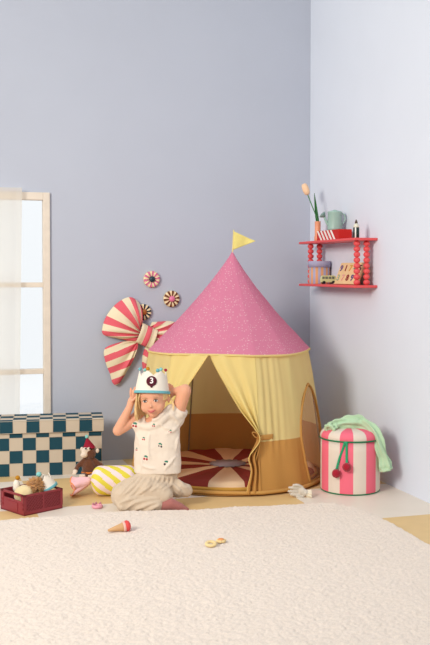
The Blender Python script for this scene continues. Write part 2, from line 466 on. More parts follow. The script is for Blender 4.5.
for i in range(10):
    a = l0+ex*LX[i]; b = l0+ex*LX[i+1]
    k = i % 2
    kk = 1-k
    ld.add([a+Z*z0_, b+Z*z0_, b+Z*z1_, a+Z*z1_], [(0, 1, 2, 3)], kk)
    ld.add([a+Z*z1_, b+Z*z1_, b+ey*.012+Z*ZL, a+ey*.012+Z*ZL], [(0, 1, 2, 3)], kk)
    ts = (lp_d-.012)/3
    for j in range(3):
        ld.add([a+ey*(.012+j*ts)+Z*ZL, b+ey*(.012+j*ts)+Z*ZL, b+ey*(.012+(j+1)*ts)+Z*ZL, a+ey*(.012+(j+1)*ts)+Z*ZL], [(0, 1, 2, 3)], (kk+j+1) % 2)
    ld.add([a+ey*lp_d+Z*z0_, b+ey*lp_d+Z*z0_, b+ey*lp_d+Z*ZL, a+ey*lp_d+Z*ZL], [(3, 2, 1, 0)], kk)
for e_, fl2 in ((l0, 0), (l0+ex*LX[10], 1)):
    for j in range(4):
        a = e_+ey*(j*lp_d/4); b = a+ey*lp_d/4
        ld.add([a+Z*z0_, b+Z*z0_, b+Z*ZL, a+Z*ZL], [(0, 3, 2, 1) if not fl2 else (0, 1, 2, 3)], j % 2)
ld.build('lid', [m_dk, m_be], chest, smooth=False)
sb = MB()
for i in range(11):
    a = q0+ex*(i*SQ)-ey*.0005; sb.tube([a+Z*.002, a+Z*.285], .0012, 6)
for j in range(1, 4):
    sb.tube([q0-ey*.0005+Z*hs*j, q0+ex*CL-ey*.0005+Z*hs*j], .0012, 6)
for i in range(11):
    a = l0+ex*LX[i]; sb.tube([a-ey*.0005+Z*z0_, a-ey*.0005+Z*z1_, a+ey*.012+Z*(ZL+.0003), a+ey*lp_d+Z*(ZL+.0003)], .0013, 6)
for zz in (z0_, z1_): sb.tube([l0-ey*.0005+Z*zz, l0+ex*LX[10]-ey*.0005+Z*zz], .0015, 6)
sb.build('seam', m_sm, chest)

# ================================================================== STOOL
m_sp = mat('stool pink canvas', (240, 112, 132), rough=.9, bump=.2, bscale=200); m_sb = mat('stool sand canvas', (226, 212, 196), rough=.9, bump=.2, bscale=200)
m_gr = mat('green piping', (26, 118, 76), rough=.8); m_ch = mat('cherry red wool', (168, 22, 44), rough=1, bump=.8, bscale=300, sheen=.3)
SP = atd(350.4, 400, 5.50); SP.z = 0; SR = .171
stool = thing('storage_pouf', tuple(SP), 'round pink and sand striped storage pouf with a lid, right of the tent', 'pouf')
camdir = math.atan2(-SP.y, -SP.x)
def stripe(uu, phase=0):
    a = uu*2*pi-camdir-rad(6.6)          # angle measured from the side that faces the viewer
    return int(math.floor(a/(2*pi/14)+100)) % 2
pr_b = [(SR-.012, .0), (SR-.003, .004), (SR, .014), (SR, .06), (SR, .12), (SR, .18), (SR, .24), (SR-.001, .300)]
MB().lathe(SP, pr_b, 168, mi=lambda u, j: stripe(u)).build('body', [m_sb, m_sp], stool)
pr_l = [(SR-.002, .304), (SR+.003, .308), (SR+.002, .325), (SR-.006, .340), (SR-.022, .352), (SR-.045, .357), (.09, .361), (.04, .363), (0, .364)]
MB().lathe(SP, pr_l, 168, mi=lambda u, j: stripe(u)).build('lid', [m_sb, m_sp], stool)
ring = [SP+V(((SR+.003)*cos(a*pi/32), (SR+.003)*sin(a*pi/32), .304)) for a in range(65)]
MB().tube(ring, .0042, 8).build('piping', m_gr, stool)
ring = [SP+V(((SR-.004)*cos(a*pi/32), (SR-.004)*sin(a*pi/32), .005)) for a in range(65)]  # bottom ring stands in for the thin dark shadow under the pouf
MB().tube(ring, .004, 8).build('piping', m_gr, stool)
def on_stool(px, py, out=.0):
    """point on the pouf's side under this ray"""
    d = ray(px, py); o_ = CC-SP; A = d.x**2+d.y**2; B = 2*(o_.x*d.x+o_.y*d.y); C_ = o_.x**2+o_.y**2-(SR+out)**2
    t = (-B-math.sqrt(max(0, B*B-4*A*C_)))/(2*A); return CC+d*t
for k, (cxp, cyp, tx_) in enumerate(((336.2, 473.5, 345.2), (346.7, 467.3, 346.6))):
    cp = on_stool(cxp, cyp, .021); top_ = on_stool(tx_, 441.5, .007)
    b = MB(); b.ball(cp, .0245, 24, 16)
    ch = b.build('cherry', m_ch, stool, disp=(.006, .006))
    mid = [top_, on_stool(tx_*.7+cxp*.3, 450, .004), on_stool(tx_*.35+cxp*.65, 459, .006), cp+Z*.018]
    MB().tube(curve(mid, 14), [(.0068, .002)]*15, 8, up=VR).build('ribbon', mat('green ribbon', (48, 160, 110)), ch)
# green garment lying over the lid
m_gc = mat('mint muslin', (184, 214, 176), rough=.95, bump=.3, bscale=120, sheen=.2)
g = MB()
gp = curve([atd(330.5, 429.0, 5.44), atd(334, 426, 5.46), atd(341, 424, 5.47), atd(351, 423.5, 5.47), atd(362, 425, 5.47), atd(371.5, 431, 5.42), atd(378.0, 445, 5.40), atd(383, 459, 5.41), atd(386.5, 471, 5.41)], 54)
def gw(t): return interp([(0, .022), (.06, .034), (.15, .035), (.3, .037), (.45, .046), (.6, .044), (.75, .036), (.86, .032), (.93, .038), (1, .030)], t)
rs = []
for k in range(55):
    t = k/54; w_ = gw(t)*.93; thk = interp([(0, .02), (.1, .026), (.5, .027), (.6, .022), (.85, .022), (.93, .032), (1, .024)], t)
    rs.append((w_, thk))
vs0 = len(g.v)
g.tube(gp, rs, 72, up=V((0, 0, 1)), fold=.0)
# wrinkle the tube: long pleats and crosswise puckers
nv = []
for idx, v in enumerate(g.v):
    k = idx//72; i = idx % 72; c0 = gp[k]; d = V(v)-c0; t = k/54
    w_ = 2*pi*i/72
    m = 1+.24*sin(5*w_+t*6)+.17*sin(9*w_-t*9)+.28*noise.noise(V((t*9, cos(w_)*1.6, sin(w_)*1.6)))+.07*sin(t*46+3*sin(w_))
    nv.append(tuple(c0+d*m))
g.v = nv
# gathered cuffs at both ends
for c0, ax_ in ((gp[3], (gp[0]-gp[3]).normalized()), (gp[51], (gp[54]-gp[51]).normalized())):
    pts = []
    a = ax_.orthogonal().normalized(); b = ax_.cross(a)
    for k in range(49):
        w_ = 2*pi*k/48; pts.append(c0+ax_*.02+(a*cos(w_)+b*sin(w_))*(.029+.004*sin(9*w_)))
    g.tube(pts, .009, 8)
gc = g.build('muslin_garment', m_gc, org=tuple(SP+Z*.37), remesh=.0038, sm=1)
setprops(gc, 'crumpled mint green garment draped over the striped pouf lid', 'clothing')

# ============================================================= WALL SHELF
m_co = mat('coral lacquer', (226, 84, 86), rough=.45, spec=.4)
SX0, SY0, SY1 = 2.463, 5.205, 6.085
sh = thing('wall_shelf', (WX, (SY0+SY1)/2, 1.165), 'coral red two-tier wall shelf with beaded posts on the right wall', 'shelf')
ZT, ZLW = 1.466, 1.180
for zt in (ZT, ZLW):
    MB().box((SX0, SY0, zt-.016), (WX-.001, SY1, zt)).build('board', m_co, sh, bevel=.004)
for yy in (5.255, 5.975):
    for xx in (SX0+.042, WX-.050):
        p = MB(); n = 8; h = (ZT-.016-ZLW)/n
        for k in range(n): p.ball((xx, yy, ZLW+h*(k+.5)), (.0205, .0205, h*.54), 20, 12)
        p.build('beaded_post', m_co, sh)
# --- on the top board
m_red = mat('box red', (196, 36, 30), rough=.6); m_wh = mat('clean white', (240, 236, 228), rough=.6)
bx = (2.492, 2.585); by = (5.495, 5.840); bz = (ZT, ZT+.064)
bo = thing('striped_box', (2.54, 5.667, ZT), 'long low red box with white diagonal stripes under the watering can', 'box')
bs = MB().box((bx[0], by[0], bz[0]), (bx[1], by[1], bz[1]))
bs.build('box_body', m_red, bo, bevel=.003)
sp = MB()
for k in range(5):
    y = by[1]-.004-.052*k; w_ = .027; s_ = .062
    sp.add([(bx[0]-.0006, y, bz[1]-.001), (bx[0]-.0006, y-w_, bz[1]-.001), (bx[0]-.0006, y-w_-s_, bz[0]+.001), (bx[0]-.0006, y-s_, bz[0]+.001)], [(0, 1, 2, 3)])
sp.build('stripes', m_wh, bo, smooth=False, solid=.0008)
# watering can
m_mint = mat('mint enamel', (158, 190, 178), rough=.4, spec=.5)
wc = thing('watering_can', (2.54, 5.655, bz[1]), 'mint green toy watering can standing on the striped box', 'watering can')
cb = V((2.538, 5.655, bz[1]))
MB().lathe(cb, [(.044, 0), (.047, .004), (.047, .012), (.045, .11), (.047, .114), (.046, .118), (.040, .121), (.012, .128), (.010, .131), (0, .131)], 40).build('can_body', m_mint, wc)
e1 = (-VR); 
MB().tube(curve([cb+e1*.042+Z*.03, cb+e1*.060+Z*.065, cb+e1*.068+Z*.088], 10), [.008]*5+[.007]*6, 10).build('spout', m_mint, wc)
MB().lathe(cb+e1*.064+Z*.086, [(.007, 0), (.024, .022), (.024, .026), (0, .031)], 24, ax=(e1*.75+Z*.65)).build('rose', mat('mint enamel grey', (128, 156, 150), rough=.45), wc)
MB().tube(curve([cb+VR*.045+Z*.108, cb+VR*.062+Z*.098, cb+VR*.066+Z*.07, cb+VR*.045+Z*.030], 16), .0045, 8).build('handle', m_mint, wc)
# vase and tulip
m_or = mat('peach glaze', (236, 160, 120), rough=.4, spec=.5)
vp = V((2.512, 5.872, ZT))
vz = MB().lathe(vp, [(.021, 0), (.023, .003), (.023, .030), (.0195, .036), (.0195, .128), (.0205, .131), (.016, .131), (.016, .06), (0, .06)], 32)
setprops(vz.build('vase', m_or, org=tuple(vp)), 'slim peach vase at the far left end of the top shelf', 'vase')
tl = thing('toy_tulip', tuple(vp+Z*.064), 'wooden tulip with a pale peach bloom leaning left in the vase', 'flower')
hd = atd(306.8, 191.5, (vp-CC).dot(FW))
m_st = mat('tulip stem green', (70, 128, 70), rough=.7)
sp_ = curve([vp+Z*.066, vp+Z*.135, vp.lerp(hd, .55)+Z*.058, hd-Z*.02+VR*.006], 14)
MB().tube(sp_, .0035, 8).build('stem', m_st, tl)
dr = (sp_[-1]-sp_[-3]).normalized()
MB().lathe(sp_[-1]-dr*.004, [(.004, 0), (.018, .010), (.0225, .030), (.0225, .052), (.019, .070), (.013, .080), (0, .081)], 20, ax=dr, mi=0).build('bloom', mat('tulip bloom peach', (246, 206, 168), rough=.6), tl)
lf = MB(); lt = atd(314.2, 193, (vp-CC).dot(FW)+.02)
def leaf(u, v):
    c_ = curve([vp+Z*.10+VR*.004, vp.lerp(lt, .5)+VR*.006, lt], 20)[round(v*20)]
    return c_+VR*((u-.5)*.022*sin(pi*min(1, v*.93+.07)))+VF*(.006*abs(u-.5)*2)
lf.grid(leaf, 6, 20); lf.build('leaf', mat('tulip leaf green', (48, 108, 56), rough=.6), tl, solid=.002)
# dark bottle figure
bt = V((2.507, 5.27, ZT))
bl = thing('peg_bottle', tuple(bt), 'small dark green bottle with a white shoulder and pointed cap near the shelf end', 'bottle')
MB().lathe(bt, [(.0165, 0), (.0185, .002), (.0185, .062), (.017, .064)], 28, mi=lambda u, j: 1 if .60 < u < .68 else 0).build('bottle_body', [mat('bottle dark green', (26, 50, 46), rough=.35), m_wh], bl)
MB().lathe(bt+Z*.064, [(.018, 0), (.018, .008), (.014, .017), (.010, .022), (.009, .024)], 28).build('shoulder', mat('bottle cream', (222, 220, 200), rough=.5), bl)
MB().lathe(bt+Z*.088, [(.009, 0), (.0095, .004), (.006, .016), (.002, .024), (0, .026)], 20).build('cap', mat('bottle cap brown', (84, 70, 60), rough=.5), bl)
# --- on the lower board
m_li = mat('lilac card', (172, 172, 200), rough=.7); m_ol = mat('box orange', (224, 164, 116), rough=.7)
hp = atd(320.2, 285.5, 6.36); hp = V((2.543, 5.915, ZLW))
hb = thing('hat_box', tuple(hp), 'round lilac lidded box with orange stripes on the lower shelf', 'box')
MB().lathe(hp, [(.068, 0), (.070, .002), (.070, .120)], 96, mi=lambda u, j: int(u*24) % 2).build('box_body', [m_li, m_ol], hb)
MB().lathe(hp, [(.0725, .112), (.0745, .112), (.0745, .150), (.073, .153), (0, .153)], 64).build('lid', m_li, hb)
vn = thing('toy_van', (2.505, 5.66, ZLW), 'little pale green wooden toy van with black wheels on the lower shelf', 'toy van')
m_vn = mat('van pale green', (206, 208, 150), rough=.5); m_bk = mat('black rubber', (30, 28, 28), rough=.6)
vx = V((cos(rad(-12)), sin(rad(-12)), 0)); vy = V((-vx.y, vx.x, 0)); vc = V((2.512, 5.70, ZLW))
Mv = basis(vx*1.1, vy*1.1, Z*1.25, vc)
body = MB()
prof = [(-.045, .010), (-.046, .028), (-.040, .042), (-.034, .046), (.036, .046), (.044, .040), (.046, .028), (.046, .010)]
vs = []
for y in (-.018, .018): vs += [Mv @ V((x, y, z)) for x, z in prof]
n = len(prof)
fs = [tuple(range(n)), tuple(range(2*n-1, n-1, -1))]+[(i, i+n, (i+1) % n+n, (i+1) % n) for i in range(n)]
body.add(vs, fs); body.build('van_body', m_vn, vn, bevel=.003)
wi = MB()
for a, b in ((-.038, -.024), (-.020, -.004), (0, .016), (.020, .034)):
    wi.box((a, -.0192, .028), (b, -.0178, .040), mtx=Mv)
wi.build('windows', mat('van window grey', (110, 118, 104), rough=.3), vn, smooth=False)
for x in (-.028, .028):
    for y in (-.019, .019):
        MB().lathe(Mv @ V((x, y-.004, .010)), [(.007, 0), (.010, .001), (.010, .007), (.007, .008)], 20, ax=vy).build('wheel', m_bk, vn)
# number board
m_wd = mat('birch wood', (236, 202, 150), rough=.6, var=.04, vscale=30)
nb = thing('number_puzzle', (2.53, 5.45, ZLW), 'birch board with two rows of coloured wooden numbers on the lower shelf', 'toy')
lean = V((.048, 0, .128)).normalized(); nrm = V((-lean.z, 0, lean.x))
bO = V((2.529, 5.635, ZLW+.002)); bY = V((0, -1, 0)); BLn = .345; BH = .145
Mb = basis(bY, lean, nrm, bO)
MB().box((0, 0, -.006), (BLn, BH, .004), mtx=Mb).build('board', m_wd, nb, bevel=.002)
MB().box((0, .0, .004), (BLn, .006, .008), mtx=Mb).build('ledge', m_wd, nb, bevel=.001)
nums = [('9', (110, 84, 130)), ('1', (140, 30, 40)), ('7', (214, 160, 60)), ('4', (90, 130, 120)), ('5', (84, 30, 40))]
nums2 = [('3', (150, 176, 150)), ('7', (226, 160, 150)), ('8', (140, 30, 36)), ('9', (96, 76, 130)), ('6', (214, 160, 60))]
for r_, row in enumerate((nums, nums2)):
    for k, (s_, c_) in enumerate(row):
        M = Mb @ Matrix.Translation((.036+k*.068, .105-.064*r_, .005)) @ Matrix.Diagonal((1.4, 1, 1, 1))
        text_mesh('number', s_, .055, mat('paint %d %d %d' % c_, c_, rough=.5), nb, M, .002)

# ============================================================ WALL ROSETTES
def rosette(px, py, r, c1, c2, c3, label):
    c = ony(px, py, WY-.004); ax_ = V((0, -1, 0))
    root = thing('wall_rosette', tuple(c), label, 'wall decoration', 'wheel shaped wall knobs')
    d = MB()
    vs = []; fs = []; ms = []; n = 100
    prof = [(1.0, 0), (1.0, .6), (.96, .9), (.80, 1.0), (.3, .95), (.28, .8)]
    for pr_, h in prof:
        for k in range(n):
            a = 2*pi*k/n; s_ = 1+.035*abs(cos(a*10))*(pr_ > .9)
            rr = r*pr_*s_*(.97)
            hh = .018*h + (.003*abs(cos(a*10)) if 0 < h else 0)
            vs.append(c+V((rr*cos(a), 0, rr*sin(a)))+ax_*hh)
    for j in range(len(prof)-1):
        for k in range(n):
            fs.append((j*n+k, (j+1)*n+k, (j+1)*n+(k+1) % n, j*n+(k+1) % n)); ms.append(1 if ((k // 5) % 2 == 0 and j >= 1) else 0)
    fs.append(tuple(5*n+k for k in range(n))[::-1]); ms.append(0)
    d.add(vs, fs, ms); d.build('wheel', [mat('knob cream', (240, 220, 176), rough=.6), mat('knob paint %d %d' % c2[:2], c2, rough=.5)], root)
    MB().ball(c+ax_*.024, (.0205, .014, .0205), 24, 14).build('knob_centre', mat('knob ball %d %d' % c3[:2], c3, rough=.35, spec=.5), root)
rosette(151.4, 279.2, .056, 0, (214, 110, 150), (30, 56, 66), 'round wall knob with pink petals and a dark centre, topmost of three')
rosette(171.2, 298.8, .056, 0, (110, 52, 20), (232, 124, 160), 'round wall knob with brown petals and a pink centre, nearest the tent')
rosette(143.2, 312.0, .054, 0, (26, 36, 52), (166, 96, 36), 'round wall knob with navy petals and a brown centre, above the bow')

# ============================================================== FABRIC BOW
m_bp = mat('bow pink stripe', (226, 100, 112), rough=.9, bump=.2, bscale=150); m_bc = mat('bow cream stripe', (236, 222, 188), rough=.9, bump=.2, bscale=150)
BY = WY-.03
def bw(px, py, out=0): 
    p = ony(px, py, BY); p.y -= out; return p
bow = thing('fabric_bow', tuple(bw(145, 335)), 'huge pink and cream striped fabric bow hanging on the back wall', 'bow')
bow.location = tuple(bw(145, 335)); ORG[bow.name] = bw(145, 335)
def fan(outline, knot0, knot1, ns, depth, nm, stripe_fn, nu=144, nv=40, pl=7):
    """puffy cloth from a gathered edge (knot0-knot1) to an outline of pixels"""
    out = curve([V((x, y, 0)) for x, y in outline], nu)
    def surf(sgn):
        def fn(u, v):
            e = out[round(u*nu)]; k = V((knot0[0]+(knot1[0]-knot0[0])*u, knot0[1]+(knot1[1]-knot0[1])*u, 0))
            p = k.lerp(e, v)
            puff = depth*(sin(pi*min(1, v*.98+.02))**.7 if v < 1 else 0)*(sin(pi*u)**.5 if 0 < u < 1 else 0)
            pleat = .011*sin(u*pi*2*pl)*(1-v)*min(1, v*6)+.002*sin(u*31+v*5)
            return bw(p.x, p.y, (.004+puff+pleat) if sgn > 0 else -.002)
        return fn
    m = MB().grid(surf(1), nu, nv, mi=lambda u, v: stripe_fn(u, v, out, knot0, knot1))
    m.grid(surf(-1), nu, nv, mi=lambda u, v: stripe_fn(u, v, out, knot0, knot1), flip=True)
    return m.build(nm, [m_bc, m_bp], bow)
def radial(edges):
    def fn(u, v, *_):
        w_ = u*1.0; k = 0
        for e in edges:
            if w_ > e: k += 1
        return k % 2
    return fn
# upper left loop: outline runs clockwise from beneath (137,348) round the left and over the top
lo_out = [(137, 343), (120, 339), (104, 335), (102.5, 327), (107, 315), (116, 304), (127, 297.5), (135, 299), (141.5, 308), (142, 324)]
fan(lo_out, (140, 338), (141, 326), 0, .055, 'loop', radial([.03, .11, .20, .29, .365, .435, .53, .61, .69, .78, .85, .92]))
ro_out = [(152, 322), (160, 321.5), (170, 321), (177, 324), (180, 335), (176, 347), (166, 352), (156, 350), (152, 346)]
fan(ro_out, (150, 326), (149, 342), 0, .05, 'loop', radial([.08, .2, .32, .42, .5, .6, .7, .8, .9]))
def diag(dx, dy, period, ph):
    def fn(u, v, out, k0, k1):
        e = out[min(len(out)-1, int(u*(len(out)-1)+.5))]; px = k0[0]+(k1[0]-k0[0])*u; py = k0[1]+(k1[1]-k0[1])*u
        x = px+(e.x-px)*v; y = py+(e.y-py)*v
        return int(math.floor((x*dx+y*dy+ph)/period*2)) % 2
    return fn
tl_out = [(136, 340), (121, 342), (105, 348.5), (105.5, 362), (110, 374), (113, 383.5), (118.5, 384), (127, 371), (134, 358), (135.5, 348), (137, 342)]
fan(tl_out, (137.5, 341), (137.5, 343), 0, .028, 'tail', diag(.40, .92, 12.2, 2.5), nu=260, nv=120, pl=4)
tr_out = [(147, 344), (144, 350), (142, 362), (145, 376), (152, 384), (160, 378), (158, 362), (156, 348)]
fan(tr_out, (149, 343), (154, 343), 0, .026, 'tail', diag(.5, -.86, 12, 0), nu=200, nv=100, pl=4)
def knot(u, v):
    a = V((141.5, 323, 0)).lerp(V((156.5, 330, 0)), u); b = V((134.5, 341.5, 0)).lerp(V((149.5, 348.5, 0)), u)
    p = a.lerp(b, v); return bw(p.x, p.y, .030+.034*math.sqrt(max(0, sin(pi*v)))+.003*sin(u*14))
kn = MB().grid(knot, 40, 24, mi=lambda u, v: 1 if .36 < u < .66 else 0)
kn.build('knot', [m_bc, m_bp], bow, solid=.008)

# ============================================================ SOFT TOYS etc
# candy cushion
m_yl = mat('cushion yellow', (228, 214, 74), rough=.9, bump=.2, bscale=100); m_pk = mat('cushion pale pink', (244, 222, 222), rough=.9, bump=.2, bscale=100)
cs0 = onz(113, 497, 0); cR = .083
cax = (VR*.97-VF*.10).normalized()
cc = V((cs0.x, cs0.y, cR+.001))-VF*cR*.55
cu = thing('candy_cushion', (cc.x, cc.y, 0), 'sweet-shaped bolster cushion with yellow and pale pink stripes beside the child', 'cushion')
La = -.130; Lb = .14
prof = []
for k in range(41):
    t = k/40; s = La+(Lb-La)*t; e = min(t, 1-t)*2
    r = cR*(min(1, (1-(1-min(1, e*2.2))**2.4))**.5); prof.append((max(r, .012), s))
mb = MB()
mb.lathe(cc, prof, 96, ax=cax, mi=lambda u, j: int(math.floor(u*6+j/40*4.2+.2))*0+(int(math.floor((u*7-j/40*3.2+9)*2)) % 2))
mb.build('bolster', [m_pk, m_yl], cu)
m_wp = mat('wrapper pink', (248, 200, 202), rough=.9, bump=.3, bscale=80, trans=.1); m_wo = mat('wrapper hem orange', (240, 150, 96), rough=.9)
for sgn, s0 in ((-1, La), (1, Lb)):
    def wrp(u, v, rr=1):
        a = 2*pi*u; r = .014+.046*(v**.6)
        r *= 1+.14*v*sin(6*a+1)+.22*v*noise.noise(V((cos(a)*2.2, sin(a)*2.2, v*2)))
        q = cax.orthogonal().normalized(); q = (Z-cax*Z.dot(cax)).normalized(); b = cax.cross(q)
        p = cc+cax*(s0+sgn*(.098*v+.014*v*sin(3*a)))+q*(r*cos(a)*.82)+b*(r*sin(a))-Z*.031*v
        if p.z < .004: p.z = .004+.001*sin(9*a)
        return p
    wo = MB().grid(wrp, 96, 16, cu=True).build('wrapper_end', m_wp, cu, solid=.003)
    MB().tube([wrp(k/96, 1) for k in range(97)], .0035, 6).build('hem', m_wo, wo)

# plush monkey
mp = atd(86, 470, 5.86); mp.z = 0
gz = onz(86, 479, 0); mp = V((gz.x, gz.y, 0)); DM = (mp-CC).dot(FW)
m_br = mat('brown plush', (104, 62, 40), rough=1, bump=1, bscale=180, sheen=.5, var=.15, vscale=60)
m_cr = mat('cream plush', (234, 216, 196), rough=1, bump=.7, bscale=220, sheen=.4)
mk = thing('plush_monkey', tuple(mp), 'brown plush monkey in a dark red party hat sitting against the chest', 'soft toy')
def K(px, py, dv, D0): return atd(px+2.8, py-.8, D0-dv)
b = MB()
b.ball(K(86.5, 468, -.0, DM), (.045, .04, .058)); b.ball(K(86, 474, .0, DM), (.048, .042, .038))
b.ball(K(86.5, 453.5, .005, DM), (.042, .040, .040))
b.cap(K(82, 461, .0, DM), K(75, 467, .02, DM), .017, .014); b.cap(K(75, 467, .02, DM), K(73, 471, .045, DM), .014, .013)
b.cap(K(91, 461, -.005, DM), K(98, 466, .0, DM), .017, .015); b.cap(K(98, 466, .0, DM), K(101, 471, .02, DM), .015, .013)
b.cap(K(83, 476, .02, DM), K(79, 478, .07, DM), .019, .016); b.cap(K(89, 476, .02, DM), K(91, 479, .07, DM), .019, .016)
b.build('body', m_br, mk, remesh=.005, sm=2, disp=(.005, .008))
fc = MB(); fc.ball(K(82.6, 452, .028, DM), (.026, .022, .024)); fc.ball(K(81.3, 455.8, .040, DM), (.023, .020, .017)); fc.ball(K(86, 450, .030, DM), (.014, .014, .014))
fc.build('face', m_cr, mk, remesh=.004, sm=2)
for ex_ in (83.0, 87.2):
    MB().ball(K(ex_, 449.4, .054 if ex_ < 85 else .043, DM), .0058, 12, 8).build('eye', m_bk, mk)
for px, py, dv in ((94.6, 451.5, .005), (79.2, 450, -.012)):
    MB().ball(K(px, py, dv, DM), (.011, .007, .014)).build('ear', m_cr, mk)
for px, py, dv in ((72.4, 472.2, .055), (101.5, 471.5, .03)):
    h = MB(); h.ball(K(px, py, dv, DM), (.015, .013, .013))
    for k in range(3): h.cap(K(px-1.0+k*1.0, py+.5, dv+.005, DM), K(px-2.2+k*1.2, py+2.4, dv+.018, DM), .0055, .005)
    h.build('paw', m_cr, mk, remesh=.003, sm=1)
for px, py, dv in ((79.5, 478.0, .085), (88, 478.6, .085)):
    h = MB(); h.ball(K(px, py-.3, dv-.01, DM), (.020, .016, .016))
    for k in range(3): h.ball(K(px-2+k*2, py-1.6, dv, DM), (.0065, .008, .007))
    h.build('foot', m_cr, mk, remesh=.003, sm=1)
ht = K(86.2, 449.3, .0, DM); tip = K(84.2, 438.5, -.005, DM)
m_ht = mat('party hat red felt', (150, 26, 48), rough=.95, bump=.5, bscale=200)
ax_ = (tip-ht).normalized(); hh = (tip-ht).length
MB().lathe(ht, [(.043, -.002), (.040, 0), (.034, hh*.2), (.018, hh*.6), (.004, hh), (0, hh)], 32, ax=ax_).build('party_hat', m_ht, mk)
MB().ball(tip+ax_*.006, .0115, 16, 12).build('hat_pompom', mat('mint wool', (140, 206, 200), rough=1, bump=.8, bscale=300), mk, disp=(.003, .005))
bn = [K(86, 472.6, 0, DM)+V((.044*cos(a*pi/12), .040*sin(a*pi/12), 0)) for a in range(25)]
MB().tube(bn, [(.005, .003)]*25, 8, up=Z).build('belt', mat('belt orange', (232, 130, 50), rough=.8), mk)

# crate
m_cp = mat('maroon plastic', (142, 48, 56), rough=.45, spec=.4)
cF = onz(24.3, 516.4, 0); cR_ = onz(62.3, 508.3, 0)
cx_ = V((cR_.x-cF.x, cR_.y-cF.y, 0)).normalized(); cy_ = V((-cx_.y, cx_.x, 0))
CW, CDp, CH = .240, .225, .108
Mc = basis(cx_, cy_, Z, cF)
crate = thing('folding_crate', tuple(Mc @ V((CW/2, CDp/2, 0))), 'small maroon folding plastic crate filled with soft toys', 'crate')
def B(mb, lo, hi): mb.box(lo, hi, mtx=Mc)
bt_ = MB(); B(bt_, (0, 0, 0), (CW, CDp, .008)); B(bt_, (.0, 0, .0), (CW, .006, .022)); B(bt_, (0, CDp-.006, 0), (CW, CDp, .022)); B(bt_, (0, 0, 0), (.006, CDp, .022)); B(bt_, (CW-.006, 0, 0), (CW, CDp, .022))
bt_.build('base', m_cp, crate, bevel=.0015)
for y0_, y1_ in ((0, .006), (CDp-.006, CDp)):
    s = MB()
    B(s, (-.001, y0_-.001, CH-.011), (CW+.001, y1_+.001, CH)); B(s, (-.001, y0_-.001, .02), (.014, y1_+.001, CH)); B(s, (CW-.014, y0_-.001, .02), (CW+.001, y1_+.001, CH))
    B(s, (CW*.5-.006, y0_, .02), (CW*.5+.006, y1_, CH))
    B(s, (.008, (y0_+y1_)/2-.001 if y0_ else y0_+.008, .02), (CW-.008, (y0_+y1_)/2+.001 if y0_ else y0_+.009, CH-.008))
    yy = (y0_+y1_)/2-(.0015 if not y0_ else -.0015)
    st_ = .018; n = int(CW/st_)
    for k in range(-5, n+1):
        for sg in (1, -1):
            a = [k*st_, .02]; b_ = [k*st_+.078, CH-.01]
            if a[0] < .012: a[1] += (.012-a[0])*(CH-.03)/.078; a[0] = .012
            if b_[0] > CW-.012: b_[1] -= (b_[0]-(CW-.012))*(CH-.03)/.078; b_[0] = CW-.012
            if b_[0] <= a[0]: continue
            if sg == -1: p, q = (CW-a[0], a[1]), (CW-b_[0], b_[1])
            else: p, q = a, b_
            s.tube([Mc @ V((p[0], yy, p[1])), Mc @ V((q[0], yy, q[1]))], .0022, 6)
    s.build('side_panel', m_cp, crate, smooth=False)
for x0_, x1_ in ((0, .006), (CW-.006, CW)):
    s = MB()
    B(s, (x0_-.001, 0, CH-.011), (x1_+.001, CDp, CH)); B(s, (x0_-.001, 0, .02), (x1_+.001, .03, CH)); B(s, (x0_-.001, CDp-.03, .02), (x1_+.001, CDp, CH))
    B(s, (x0_, .03, .02), (x1_, CDp-.03, .072)); B(s, (x0_-.003, .06, .014), (x1_+.003, CDp-.06, .060))
    for yy in (.018, CDp-.018):
        for zz in (.034, .058): B(s, (x0_-.004, yy-.008, zz-.006), (x1_+.004, yy+.008, zz+.006))
    s.build('end_panel', m_cp, crate, bevel=.001)
m_cb = mat('cream plush yellowish', (232, 210, 158), rough=1, bump=.7, bscale=200, sheen=.4)
pb = Mc @ V((.072, .105, .086))
o = MB().ball(pb, (.056, .052, .048), 32, 20).build('plush_ball', m_cb, org=tuple(pb), disp=(.010, .03))
setprops(o, 'cream yellow plush ball at the handle end of the crate', 'soft toy')
# shaggy brown pompom toy: a ball with many strands
m_fu = mat('shaggy brown wool', (186, 138, 84), rough=1, sheen=.4, var=.2, vscale=80)
pp = Mc @ V((.128, .085, .118)); mb = MB(); mb.ball(pp, .036, 20, 12)
for k in range(520):
    d = V((random.gauss(0, 1), random.gauss(0, 1), random.gauss(0, 1))).normalized()
    if d.z < -.6: continue
    e = d+V((random.gauss(0, .25), random.gauss(0, .25), random.gauss(0, .25)))
    mb.tube([pp+d*.030, pp+d*.042, pp+d*.042+e*.013], [.0034, .0028, .0008], 5)
setprops(mb.build('shaggy_pompom', m_fu, org=tuple(pp)), 'shaggy light brown pompom toy in the middle of the crate', 'soft toy')
# small white felt toy with mustard bobble
wq = Mc @ V((.070, .178, .142)); m_ft = mat('white felt', (236, 226, 210), rough=1, bump=.3, bscale=200)
wt = thing('bobble_toy', tuple(wq-Z*.03), 'little white felt toy with a mustard bobble behind the plush ball', 'soft toy')
MB().lathe(wq-Z*.05, [(.016, 0), (.020, .015), (.017, .045), (.010, .058), (0, .062)], 24).build('felt_body', m_ft, wt)
MB().ball(wq+Z*.020+VR*.006, .0125, 16, 12).build('bobble', mat('mustard wool', (190, 132, 36), rough=1, bump=.8, bscale=300), wt, disp=(.003, .005))
